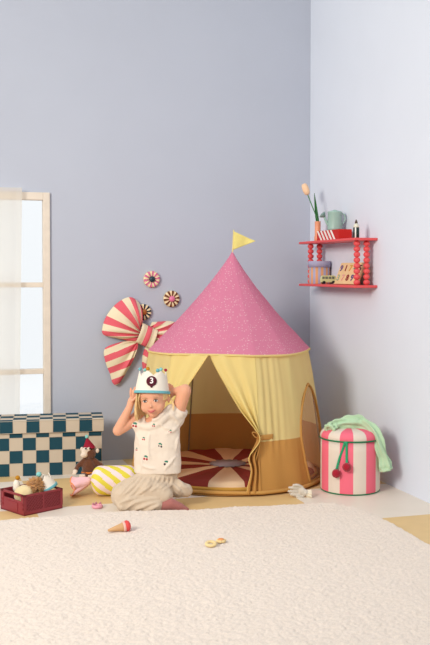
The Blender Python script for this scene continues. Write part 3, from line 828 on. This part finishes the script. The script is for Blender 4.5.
# white felt crown with teal band
m_tb = mat('teal felt band', (112, 178, 186), rough=.95)
def crown(root, c, up, fr, r0, r1, h0, h1, npk, tips, thick=.004, bandh=.014):
    """felt crown: c base centre, up axis, fr front direction"""
    up = up.normalized(); fr = (fr-up*fr.dot(up)).normalized(); sd = up.cross(fr)
    def P(u, v, dr=0):
        a = 2*pi*u
        w_ = abs(((u*npk+.5) % 1)*2-1)         # 1 at peak... 0 in valley
        h = h0+(h1-h0)*(w_**.85)
        z = h*v; r = r0+(r1-r0)*(z/h1)+dr
        return c+(fr*cos(a)+sd*sin(a))*r+up*z
    MB().grid(lambda u, v: P(u, v), 144, 14, cu=True).build('felt_ring', m_ft, root, solid=thick)
    MB().grid(lambda u, v: c+(fr*cos(2*pi*u)+sd*sin(2*pi*u))*(r0+.002+(v == 0)*.0)+up*(bandh*v-.003), 72, 3, cu=True).build('band', m_tb, root, solid=thick+.003)
    return P
cq = Mc @ V((.198, .075, .100))
c2 = thing('felt_crown', tuple(cq), 'small white felt crown with teal band lying in the crate', 'crown')
upc = (Z*.86-VR*.42+VF*.05).normalized()
P2 = crown(c2, cq+upc*.0, upc, VF, .052, .040, .050, .075, 5, None)
mt = MATS['mint wool']
MB().ball(P2(.10, 1)*0+cq+upc*.088-VR*.006+VF*.01, .0145, 16, 12).build('pompom', mt, c2, disp=(.003, .005))
MB().ball(P2(0, 1)+upc*.002+VF*.004, .006, 12, 8).build('pompom', MATS['mustard wool'], c2)
MB().ball(P2(.8, 1)+upc*.005, .009, 12, 8).build('pompom', m_tb, c2)

# things on the rug and floor
m_rp = mat('toy pink', (232, 160, 172), rough=.5)
rp = onz(97.3, 508, .0)
def torus(c, R_, r_, ax_, n=48, m=12, sy=1.0):
    ax_ = V(ax_).normalized(); a = ax_.orthogonal().normalized(); b = ax_.cross(a)
    mb = MB(); mb.grid(lambda u, v: V(c)+(a*cos(2*pi*u)+b*sin(2*pi*u))*(R_+r_*cos(2*pi*v))+ax_*(r_*sy*sin(2*pi*v)), n, m, cu=True); return mb
tr_ = thing('toy_bracelet', (rp.x, rp.y, 0), 'small pink toy ring with beads lying on the white floor tile', 'toy')
torus(rp+Z*.010, .022, .008, Z, sy=1.15).build('ring', m_rp, tr_)
for k in range(3): MB().ball(rp+Z*.022+V((.022*cos(k*1.1+.6), .022*sin(k*1.1+.6), 0)), .0065, 12, 8).build('bead', mat('bead mauve', (190, 130, 140), rough=.5), tr_)
# ice cream
ic0 = onz(108, 531, .03); ic1 = onz(129.5, 525.8, .045)
ic0.z = .032; ic1.z = .048
ia = (ic1-ic0).normalized()
ic = thing('toy_ice_cream', tuple((ic0+ic1)/2-Z*.02), 'wooden ice cream cone with a red scoop lying on the rug', 'toy')
Lc = (ic1-ic0).length
MB().lathe(ic0, [(.004, 0), (.006, .002), (.019, Lc*.62), (.021, Lc*.66), (.021, Lc*.69)], 28, ax=ia).build('cone', mat('cone wood', (204, 160, 112), rough=.6, var=.06, vscale=40), ic)
MB().lathe(ic0+ia*Lc*.69, [(.023, 0), (.025, .003), (.025, .009), (.023, .012)], 28, ax=ia).build('wafer_ring', mat('wafer pink', (236, 190, 176), rough=.6), ic)
MB().lathe(ic0+ia*(Lc*.69+.012), [(.022, 0), (.0265, .004), (.0265, .012), (.020, .021), (.010, .025), (0, .026)], 28, ax=ia).build('scoop', mat('scoop red', (222, 78, 74), rough=.5), ic)
# two little wooden biscuits
ck = onz(210.8, 545.5, .025); m_bi = mat('biscuit cream', (234, 208, 150), rough=.7)
t1 = torus(ck+Z*.008, .019, .0085, (Z*.95+VF*.2), sy=.8)
setprops(t1.build('wooden_ring', m_bi, org=(ck.x, ck.y, .02)), 'small cream wooden toy ring lying on the rug', 'toy')
ck2 = onz(221, 540.8, .03)
fb = thing('wooden_flower', (ck2.x, ck2.y, .022), 'flat wooden toy flower with an orange middle beside the cream ring', 'toy')
f_ = MB(); 
for k in range(6): f_.lathe(ck2+V((.014*cos(k*pi/3), .014*sin(k*pi/3), -.004)), [(.0095, 0), (.010, .002), (.010, .008), (.0085, .010), (0, .010)], 16)
f_.build('petals', m_bi, fb)
MB().lathe(ck2+Z*.005, [(.014, 0), (.014, .003), (.012, .005), (0, .0055)], 20).build('middle', mat('biscuit orange', (232, 156, 96), rough=.7), fb)
# glove
gl = onz(300, 497, 0); m_gv = mat('grey knit', (214, 204, 188), rough=1, bump=.8, bscale=260, sheen=.3); gD = (gl-CC).dot(FW)
gv = thing('knitted_glove', tuple(gl), 'crumpled pale grey knitted glove on the floor in front of the tent', 'glove')
g = MB()
def G(px, py, dv=0): return atd(px, py, gD-dv)
g.ball(G(302, 491), (.022, .024, .021)); g.ball(G(305, 492.5, .005), (.020, .022, .018))
for (a, b_, c_, r_) in (((303, 488), (298, 485.2), (293.5, 485.3), .0085), ((301, 489.5), (295, 488), (289.5, 487.6), .0085), ((300, 491.5), (294.5, 491.6), (288.8, 491.2), .0085), ((301, 494), (296.5, 495), (291.5, 494.4), .0085), ((304, 495), (301, 497.2), (297.5, 497), .0085)):
    p = curve([G(*a, .0), G(*b_, .012), G(*c_, .02)], 6); g.tube(p, [r_]*5+[r_*.95, r_*.8], 10); g.ball(p[-1], r_*.85)
g.build('hand', m_gv, gv, remesh=.0028, sm=1, disp=(.003, .012))
c_ = MB()
c_.grid(lambda u, v: G(306+5.5*v, 493+1.2*v, .0)+Z*((.016+.008*v)*cos(2*pi*u)*(1+.15*sin(10*pi*u)))+VF*((.018+.010*v)*sin(2*pi*u)*(1+.12*sin(14*pi*u))), 72, 8, cu=True)
c_.build('cuff', mat('cream knit cuff', (232, 220, 196), rough=1, bump=.6, bscale=260), gv, solid=.004)

# ================================================================== CHILD
DC = 5.10                                  # distance of the child's middle
def C(px, py, dv=0): return atd(px, py, DC-dv)
cb0 = C(150, 505); cb0.z = .0
kid = thing('person', (cb0.x, cb0.y, 0), 'small child kneeling beside the tent, hands raised to a white felt crown', 'person')
m_sk = mat('skin', (226, 166, 134), rough=.6, var=.03, vscale=30, spec=.25)
m_sk.node_tree.nodes['Principled BSDF'].inputs['Subsurface Weight'].default_value = .12
m_sk.node_tree.nodes['Principled BSDF'].inputs['Subsurface Radius'].default_value = (.02, .008, .004)
m_sh = mat('cream jersey', (231, 216, 198), rough=.95, bump=.15, bscale=200, sheen=.2)
m_pt = mat('beige cotton trousers', (208, 188, 163), rough=.95, bump=.2, bscale=160, sheen=.2)
m_ha = mat('blond hair', (226, 192, 136), rough=.55, var=.12, vscale=60)
# head frame: facing slightly to screen left, tilted
HCn = C(153.6, 398.6, .045)
hup = (Z*.985+VR*(-.10)+VF*.06).normalized()        # crown leans a touch to the left
hfw = (VF*.975-VR*.16+Z*.02); hfw = (hfw-hup*hfw.dot(hup)).normalized(); hsd = hup.cross(hfw)   # hsd: her right->screen right?
if hsd.dot(VR) < 0: hsd = -hsd
def HP(s, u, f): return HCn+hsd*s+hup*u+hfw*f
hr = Matrix((hsd, hfw, hup)).transposed()
bd = MB()
bd.ball(HP(0, .026, -.012), (.078, .088, .082), 32, 24, rot=hr)             # cranium
bd.ball(HP(0, -.022, .022), (.064, .058, .064), 28, 20, rot=hr)             # face
bd.ball(HP(-.030, -.035, .040), (.033, .032, .031), rot=hr); bd.ball(HP(.030, -.035, .040), (.033, .032, .031), rot=hr)   # cheeks
bd.ball(HP(0, -.074, .040), (.026, .024, .018), rot=hr)                      # chin
bd.ball(HP(0, .030, .050), (.052, .026, .030), rot=hr)                       # brow
bd.ball(HP(0, -.024, .081), (.0095, .011, .009), 16, 12, rot=hr); bd.ball(HP(0, -.010, .075), (.006, .010, .016), 16, 12, rot=hr)   # nose
bd.ball(HP(-.007, -.027, .077), (.006, .007, .005), 12, 8, rot=hr); bd.ball(HP(.007, -.027, .077), (.006, .007, .005), 12, 8, rot=hr)
bd.ball(HP(0, -.050, .070), (.018, .012, .013), 16, 12, rot=hr)              # mouth mound
for s in (-1, 1): bd.ball(HP(s*.078, -.012, -.012), (.008, .014, .020), 12, 10, rot=hr)   # ears
# neck, chest
nk = C(156, 419, .0)
bd.cap(HP(.004, -.06, -.012), nk, .034, .036)
ch = C(157.5, 440, -.01); pv = C(155, 478, -.03)
bd.ball(C(157, 424, -.005), (.085, .055, .045)); bd.ball(ch, (.082, .062, .09)); bd.ball(pv, (.09, .07, .07)); bd.cap(ch, pv, .068, .075)
# arms
shL, elL, wrL = C(138, 417, .0), C(118, 430.5, .035), C(129.0, 408.5, .055)
shR, elR, wrR = C(177, 413, -.005), C(185.0, 390.5, .035), C(175, 391.5, -.012)
bd.cap(shL, elL, .035, .029); bd.cap(elL, wrL, .029, .0195)
bd.cap(shR, elR, .040, .034); bd.cap(elR, wrR, .032, .022)
# left-of-picture hand: open, fingers up against the crown
pmL = C(131.5, 401, .052); bd.cap(wrL, pmL, .018, .020); bd.ball(C(132.5, 399.5, .048), (.020, .014, .022))
for a, b_, c_, r_ in (((131, 397.5), (130.6, 392.5), (130.8, 388.3), .0068), ((133.4, 396.5), (133.8, 391.5), (134.8, 387.6), .007), ((135.6, 396.5), (136.6, 392.0), (138.0, 388.8), .0068), ((137, 398.5), (138.6, 395.0), (140.2, 392.6), .006)):
    dv = {131: .058, 133.4: .058, 135.6: .056, 137: .052}[a[0]]
    p = [C(*a, dv-.004), C(*b_, dv+.0), C(*c_, dv-.002)]
    bd.cap(p[0], p[1], r_, r_*.95, 12); bd.cap(p[1], p[2], r_*.95, r_*.82, 12)
bd.cap(C(131, 402, .066), C(134, 399.2, .078), .0078, .007, 12); bd.cap(C(134, 399.2, .078), C(136, 396.8, .080), .007, .006, 12)
# right-of-picture hand: curled round the crown's side
pmR = C(171.5, 391, -.004); bd.cap(wrR, pmR, .020, .021)
for k, (a, b_, c_) in enumerate((((172.5, 386.5), (169.2, 384.2), (166.5, 386.0)), ((171.5, 388.8), (168.3, 386.8), (165.8, 388.8)), ((171.2, 391.4), (168.2, 390.0), (165.8, 391.8)), ((171.4, 394.0), (168.8, 393.4), (167.0, 394.8)))):
    r_ = (.0066, .0068, .0066, .0058)[k]
    p = [C(*a, .006), C(*b_, .022), C(*c_, .026)]
    bd.cap(p[0], p[1], r_, r_*.95, 12); bd.cap(p[1], p[2], r_*.95, r_*.85, 12)
bd.cap(C(172.5, 395.5, .0), C(169.8, 398.2, .012), .0078, .007, 12); bd.cap(C(169.8, 398.2, .012), C(167.6, 398.0, .016), .007, .006, 12)
# legs
hpL, knL, anL = C(143, 482, -.02), C(122, 499, .09), C(162, 506, .095)
bd.cap(hpL, knL, .05, .036); bd.cap(knL, anL, .032, .024)
hpR, knR, anR = C(165, 482, -.03), C(150, 490, .05), C(180, 491, -.03)
bd.cap(hpR, knR, .045, .035); bd.cap(knR, anR, .032, .025)
# the near foot in a dusty rose sock, sole turned out
sk_ = MB(); ft = [C(161, 505.8, .095), C(171, 504.0, .098), C(180, 507.2, .096), C(187, 509.6, .094)]
for a, b_, r0_, r1_ in ((ft[0], ft[1], .026, .031), (ft[1], ft[2], .031, .023), (ft[2], ft[3], .023, .012)): sk_.cap(a, b_, r0_, r1_)
sk_.build('sock', mat('dusty rose sock', (168, 106, 98), rough=.95, bump=.4, bscale=250, sheen=.2), kid, remesh=.004, sm=3)
body = bd.build('body', m_sk, kid, remesh=.0036, sm=3)
# the foot's pink is the sock's own colour; eyes
m_ew = mat('eye white', (236, 232, 228), rough=.2, spec=.5); m_ei = mat('iris blue grey', (46, 54, 64), rough=.2, spec=.5); m_ep = mat('pupil', (16, 14, 14), rough=.15, spec=.6)
for s in (-1, 1):
    e = HP(s*.0295, .003, .0735 if s < 0 else .0735)
    ey_ = MB().ball(e, (.0115, .0075, .0072), 20, 12, rot=hr).build('eye', m_ew, kid)
    MB().ball(e+hfw*.0050, (.0062, .0035, .0062), 16, 10, rot=hr).build('iris', m_ei, ey_)
    MB().ball(e+hfw*.0072, (.0042, .0022, .0042), 12, 8, rot=hr).build('pupil', m_ep, ey_)
    lid = curve([e-hsd*.0125+hup*.001+hfw*.003, e-hsd*.006+hup*.0068+hfw*.007, e+hsd*.006+hup*.0068+hfw*.007, e+hsd*.0125+hup*.001+hfw*.003], 12)
    MB().tube(lid, .0016, 8).build('eyelid', mat('eyelash brown', (92, 62, 50), rough=.7), ey_)
    br = curve([e-hsd*.013+hup*.016+hfw*.006, e+hup*.020+hfw*.010, e+hsd*.013+hup*.016+hfw*.006], 10)
    MB().tube(br, [(.0022, .0012)]*11, 8, up=hup).build('eyebrow', mat('eyebrow blond', (196, 152, 110), rough=.8), kid)
m_lp = mat('lips', (196, 96, 92), rough=.45, spec=.4)
lp_ = curve([HP(-.021, -.0465, .074), HP(-.010, -.0525, .083), HP(0, -.0545, .0855), HP(.010, -.0525, .083), HP(.021, -.0465, .074)], 16)
lw = [(.0012+.0034*sin(pi*k/16), .0012+.0022*sin(pi*k/16)) for k in range(17)]
MB().tube(lp_, lw, 10, up=hup).build('lips', m_lp, kid)
up_ = curve([HP(-.020, -.0455, .075), HP(-.009, -.0475, .083), HP(0, -.0485, .0855), HP(.009, -.0475, .083), HP(.020, -.0455, .075)], 16)
MB().tube(up_, [(.001+.0018*sin(pi*k/16), .001+.0018*sin(pi*k/16)) for k in range(17)], 8, up=hup).build('teeth', mat('upper lip', (214, 124, 116), rough=.45), kid)
# hair: many soft locks from the scalp
hm = MB()
capc = HP(0, .026, -.016)
hm.grid(lambda u, v: capc+hr @ V((.083*sin(pi*.62*v)*cos(2*pi*u), .094*sin(pi*.62*v)*sin(2*pi*u)-.004, .088*cos(pi*.62*v))) if not (abs(u-.25) < .13 and v > .60) else capc+hr @ V((.083*sin(pi*.62*.6)*cos(2*pi*u), .094*sin(pi*.62*.6)*sin(2*pi*u)-.004, .088*cos(pi*.62*.6))), 64, 24, cu=True)
random.seed(3)
for k in range(190):
    sgn = -1 if k % 3 else 1
    ang = random.uniform(-.25, 1.9) if sgn < 0 else random.uniform(1.15, 1.95)             # 0 = beside the temple, growing towards the back
    sx = sgn*.079*cos(ang*.75); fy = .040-.085*ang*.62
    rt = HP(sx*.97, .03+random.uniform(-.01, .01), max(-.095, fy))
    ln = random.uniform(.10, .145) if sgn < 0 else random.uniform(.035, .055)
    out_ = random.uniform(.0, .016)
    tipn = HP(sx*(1.10)+sgn*out_, .03-ln, max(-.09, fy+random.uniform(-.012, .008)))
    midp = HP(sx*1.06+sgn*random.uniform(.002, .010), .03-ln*.5, max(-.098, fy))
    if sgn > 0: tipn = tipn-hfw*.01
    p = curve([rt, midp, tipn+Z*.002+hsd*random.uniform(-.006, .006)], 8)
    hm.tube(p, [.0030, .0036, .0038, .0038, .0036, .0033, .0028, .002, .0008], 6)
for k in range(26):     # wisps over the temples and brow
    s = -1*random.uniform(.062, .074)
    fz = math.sqrt(max(0, 1-(s/.078)**2))*.074
    rt = HP(s*.9, .045, fz+.004); p = curve([rt, HP(s*1.10, .01, fz-.004+.008), HP(s*1.17, -.03+random.uniform(-.02, .01), fz-.010)], 7)
    hm.tube(p, [.0024, .0028, .0028, .0026, .0022, .0016, .001, .0005], 6)
for k in range(7):     # the lock over her raised shoulder
    j = random.uniform(-1, 1); p = curve([C(169.5+j, 397, .03), C(172+j*1.2, 401, .045), C(173.4+j, 406, .06), C(173+j*.6, 410.5, .062)], 8)
    hm.tube(p, [.0026, .003, .003, .003, .0028, .0026, .002, .0014, .0006], 6)
hair = hm.build('hair', m_ha, kid)
# shirt
s = MB()
def SB(px, py, rx, ry, dv=0): return (C(px, py, dv), rx, ry)
rings = [(157.8, 471.5, .126, .083, -.012), (157.6, 466, .127, .084, -.012), (157.4, 455, .125, .082, -.01), (157.3, 442, .122, .078, -.008), (157.6, 430, .119, .072, -.005), (157.5, 421, .112, .062, -.002), (158.5, 418, .100, .050, .0), (160, 415.5, .078, .040, .0)]
def shp(u, v):
    k = v*(len(rings)-1); i = min(int(k), len(rings)-2); t = k-i
    a = rings[i]; b_ = rings[i+1]; q = [a[j]+(b_[j]-a[j])*t for j in range(5)]
    w_ = 2*pi*u; e = 2.6
    cx__ = abs(cos(w_))**(2/e)*(1 if cos(w_) > 0 else -1); sy_ = abs(sin(w_))**(2/e)*(1 if sin(w_) > 0 else -1)
    tilt = .042*cx__*max(0, (v-.5)*2)      # raised shoulder on the right of the picture
    return C(q[0], q[1], q[4])+VR*(q[2]*cx__)+VF*(q[3]*sy_)+Z*tilt
nU, nV = 72, 30
s.grid(shp, nU, nV, cu=True)
base = len(s.v)
s.f.append(tuple(range(nU))[::-1]); s.m.append(0); s.f.append(tuple(nV*nU+i for i in range(nU))); s.m.append(0)
# sleeves
s.tube([C(168, 418, .0), C(175, 414.5, -.003), C(179, 411, .0), C(181.0, 408, .004)], [.052, .050, .048, .046], 28)
s.tube([C(176, 421, .0), C(180.5, 421.5, .0), C(183, 422.5, .002)], [.042, .034, .020], 24)
s.tube([C(146, 424, .0), C(139.5, 424.5, .002), C(135.5, 426, .006), C(132.5, 427.5, .008)], [.046, .044, .042, .038], 28)
# the neckline, pulled up to the right by the raised arm
s.tube(curve([C(141, 425, .03), C(148, 427, .045), C(157, 423.5, .052), C(165, 416, .05), C(172, 409, .02)], 18), [(.026, .026)]*19, 16)
s.tube(curve([C(153, 426, .03), C(162, 420, .03), C(170, 413, .03), C(175, 409, .01)], 14), [.034]*15, 16)
s.tube(curve([C(152, 420.5, .068), C(158, 417.5, .074), C(164, 411.5, .070), C(169, 406.5, .050), C(173, 405, .020)], 14), [(.012, .009)]*15, 14)
def ridged(mb, name, m, parent, lines, rad_, voxel, sm, disp=None):
    """a cloth solid with soft raised folds laid along its surface"""
    o = mb.build(name+'_base', m, parent, remesh=voxel, sm=4)
    bpy.context.view_layer.update(); e = o.evaluated_get(bpy.context.evaluated_depsgraph_get()); w0 = ORG[parent.name]
    mb2 = MB(); mb2.v = [tuple(V(v)) for v in mb.v]; mb2.f = list(mb.f); mb2.m = list(mb.m)
    for L_ in lines:
        pts = []
        for q in curve([V((a, b, 0)) for a, b in L_], 16):
            d = ray(q.x, q.y).normalized(); ok, loc, nr, _ = e.ray_cast(CC-w0, d)
            if ok: pts.append(loc+w0+nr*rad_*.05)
        if len(pts) > 4:
            pts = [(pts[max(0, i-1)]+pts[i]+pts[min(len(pts)-1, i+1)])/3 for i in range(len(pts))]
            n = len(pts); mb2.tube(pts, [rad_*(.25+.75*sin(pi*(i+.6)/(n+.2))) for i in range(n)], 8)
    bpy.data.objects.remove(o)
    return mb2.build(name, m, parent, remesh=voxel, sm=sm, disp=disp)
shirt = ridged(s, 'shirt', m_sh, kid, [((180, 424), (174, 430), (166, 434)), ((181, 430), (177, 440), (176, 452)), ((134, 430), (139, 440), (141, 452)), ((160, 424), (166, 428), (174, 430)), ((139, 462), (146, 467), (156, 469)), ((170, 412), (174, 417), (179, 421)),
    ((177, 455), (170, 463), (164, 471)), ((150, 432), (148, 446), (150, 460)), ((141, 471), (142, 462), (140, 452))], .0085, .0048, 3, (.010, .06))
# trousers
t = MB()
t.ball(C(157, 475, -.012), (.115, .085, .05)); t.ball(C(157, 485, -.015), (.12, .095, .06))
t.cap(C(146, 485, .02), C(124, 495.5, .085), .080, .070, 24); t.cap(C(123.5, 496.5, .09), C(127, 501.5, .10), .062, .058)
t.cap(C(126, 502.5, .10), C(155, 504.5, .10), .056, .042, 24)
t.cap(C(146, 490, .07), C(164, 495, .07), .066, .048, 24)
t.cap(C(167, 485, -.01), C(178, 489, -.01), .060, .046, 24); t.cap(C(178, 488.5, -.0), C(186, 490.5, -.01), .042, .036, 20)
t.ball(C(156, 504.5, .098), (.030, .042, .036))
tro = ridged(t, 'trousers', m_pt, kid, [((133, 477), (122, 483), (113, 493)), ((138, 477), (129, 485), (118, 497)), ((146, 477), (138, 488), (126, 499)), ((155, 476), (150, 486), (138, 494), (126, 503)),
    ((164, 476), (161, 484), (150, 492)), ((172, 475), (171, 484), (163, 491)), ((124, 511), (134, 503), (150, 499), (160, 498)), ((130, 512), (142, 507), (157, 502)), ((138, 512.5), (150, 509), (160, 505)),
    ((176, 478), (182, 484), (188, 491)), ((169, 482), (177, 488), (182, 494)), ((114, 499), (120, 507), (126, 511)), ((142, 476), (134, 486), (122, 496)), ((151, 477), (147, 485), (141, 489)), ((168, 477), (166, 484), (158, 490)),
    ((118, 504), (130, 499), (145, 496)), ((160, 476), (157, 482), (153, 487)), ((178, 484), (184, 487), (189, 488))], .0105, .0045, 2, (.008, .05))
# waist gathers
# crown on her head
kr = bpy.data.objects.new('crown', None); COL.objects.link(kr); kr.parent = kid; ORG[kr.name] = ORG[kid.name]
cup = (Z+VR*.03-VF*.16).normalized(); cc_ = HP(-.007, .029, -.006)
PC = crown(kr, cc_, cup, (hfw+hsd*.36), (.0915), .069, .086, .118, 6, None, .005, .014)
for u, c_, r_ in ((11/12, MATS['mustard wool'], .0105), (1/12, MATS['mint wool'], .0095), (.25, m_ch, .0085), (5/12, MATS['teal felt band'], .0105), (7/12, MATS['mint wool'], .0095), (.75, MATS['teal felt band'], .009)):
    MB().ball(PC(u, 1)+cup*.007, r_, 16, 12).build('pompom', c_, kr, disp=(.003, .005))
cfr = (VF*.97+VR*.10); cfr = (cfr-cup*cfr.dot(cup)).normalized()
bc = cc_+cfr*.084-VR*.008+cup*.060
m_bg = mat('badge dark plum', (84, 24, 40), rough=.9)
nrm_ = (cfr*.975+cup*.22).normalized(); bu = (cup-nrm_*cup.dot(nrm_)).normalized(); bsd = bu.cross(nrm_)
bdg = MB().lathe(bc-nrm_*.004, [(.0275, 0), (.0275, .006), (.0255, .008), (0, .009)], 40, ax=nrm_).build('badge', m_bg, kr)
MB().lathe(bc+nrm_*.002-bu*.029, [(.007, 0), (.006, .003), (0, .004)], 12, ax=nrm_).build('badge_knot', m_bg, kr)
text_mesh('number', '3', .043, mat('badge white', (244, 236, 232), rough=.9), kr, basis(bsd, bu, nrm_, bc+nrm_*.0065), .001)

# cherries printed on the shirt, lying on its surface
bpy.context.view_layer.update()
dg = bpy.context.evaluated_depsgraph_get()
ev = shirt.evaluated_get(dg); SO = ORG[shirt.name]
pm = [mat('print red', (176, 40, 52)), mat('print plum', (52, 34, 44)), mat('print green', (50, 128, 104))]
for px, py, a in ((134.5, 424.5, .2), (153.5, 425, .9), (143.5, 438.5, .5), (160, 445, .1), (145.5, 457.5, -.2), (166, 462.8, .3), (136.5, 449, .3), (170, 431, .6)):
    d = ray(px, py).normalized()
    ok, loc, nr, _ = ev.ray_cast(CC-SO, d)
    if not ok: continue
    cm = MB(); p = loc+SO; sx = (VR-nr*VR.dot(nr)).normalized(); sz = nr.cross(sx)
    if sz.z < 0: sz = -sz
    sc = .75 if px in (153.5, 143.5, 136.5, 170) else 1.15
    R3 = Matrix((sx, nr, sz)).transposed()
    c1 = 1 if px in (160, 166) else 0
    cm.ball(p+(-sx*.006-sz*.006)*sc, (.0052*sc, .0012, .0052*sc), 12, 8, c1, R3)
    cm.ball(p+(sx*.006-sz*.008)*sc, (.0052*sc, .0012, .0052*sc), 12, 8, c1, R3)
    cm.ball(p+(sx*.001+sz*.006)*sc, (.0085*sc, .0012, .0042*sc), 12, 8, 2, R3)
    cm.ball(p+(sx*.007+sz*.003)*sc, (.004*sc, .0012, .004*sc), 12, 8, 2, R3)
    cm.build('cherry_print', pm, shirt)

# ================================================================== LIGHT
wd = bpy.data.worlds.new('daylight'); SC.world = wd; wd.use_nodes = True
wt_ = wd.node_tree; bg = wt_.nodes['Background']; bg.inputs[1].default_value = 1.0
# bright overcast sky on the window side, a dimmer open studio on the other, dark ground below the horizon
gtc = wt_.nodes.new('ShaderNodeTexCoord'); gsp = wt_.nodes.new('ShaderNodeSeparateXYZ'); wt_.links.new(gtc.outputs['Generated'], gsp.inputs[0])
rz = wt_.nodes.new('ShaderNodeValToRGB'); e = rz.color_ramp.elements
e[0].position = .46; e[0].color = (.13, .10, .075, 1); e[1].position = .56; e[1].color = (.50, .50, .51, 1)
e2 = e.new(1.0); e2.color = (.80, .87, .98, 1)
mz = wt_.nodes.new('ShaderNodeMath'); mz.operation = 'MULTIPLY_ADD'; mz.inputs[1].default_value = .5; mz.inputs[2].default_value = .5
wt_.links.new(gsp.outputs[2], mz.inputs[0]); wt_.links.new(mz.outputs[0], rz.inputs[0])
ry = wt_.nodes.new('ShaderNodeValToRGB'); ry.color_ramp.elements[0].position = .45; ry.color_ramp.elements[1].position = .75
wt_.links.new(gsp.outputs[1], ry.inputs[0])
mw = wt_.nodes.new('ShaderNodeMix'); mw.data_type = 'RGBA'; mw.inputs['B'].default_value = (.99, 1.03, 1.06, 1)
wt_.links.new(ry.outputs[0], mw.inputs['Factor']); wt_.links.new(rz.outputs[0], mw.inputs['A']); wt_.links.new(mw.outputs['Result'], bg.inputs[0])
def area(name, loc, tgt, size, power, col, sy=None):
    l = bpy.data.lights.new(name, 'AREA'); l.size = size; l.energy = power; l.color = col
    if sy: l.shape = 'RECTANGLE'; l.size_y = sy
    o = bpy.data.objects.new(name, l); COL.objects.link(o); o.location = loc
    o.rotation_euler = (V(tgt)-V(loc)).to_track_quat('-Z', 'Y').to_euler(); return o
sb_ = area('studio_softbox', (-2.4, 2.0, 2.8), (2.1, 5.8, 1.6), 1.4, 118, (1.0, .935, .85))
sb_.data.spread = rad(130)
vs_ = SC.view_settings; vs_.view_transform = 'Standard'; vs_.look = 'None'; vs_.exposure = 0; vs_.gamma = 1; vs_.use_curve_mapping = False
SC.display_settings.display_device = 'sRGB'
SC.cycles.use_denoising = True; SC.cycles.max_bounces = 8; SC.cycles.transparent_max_bounces = 16
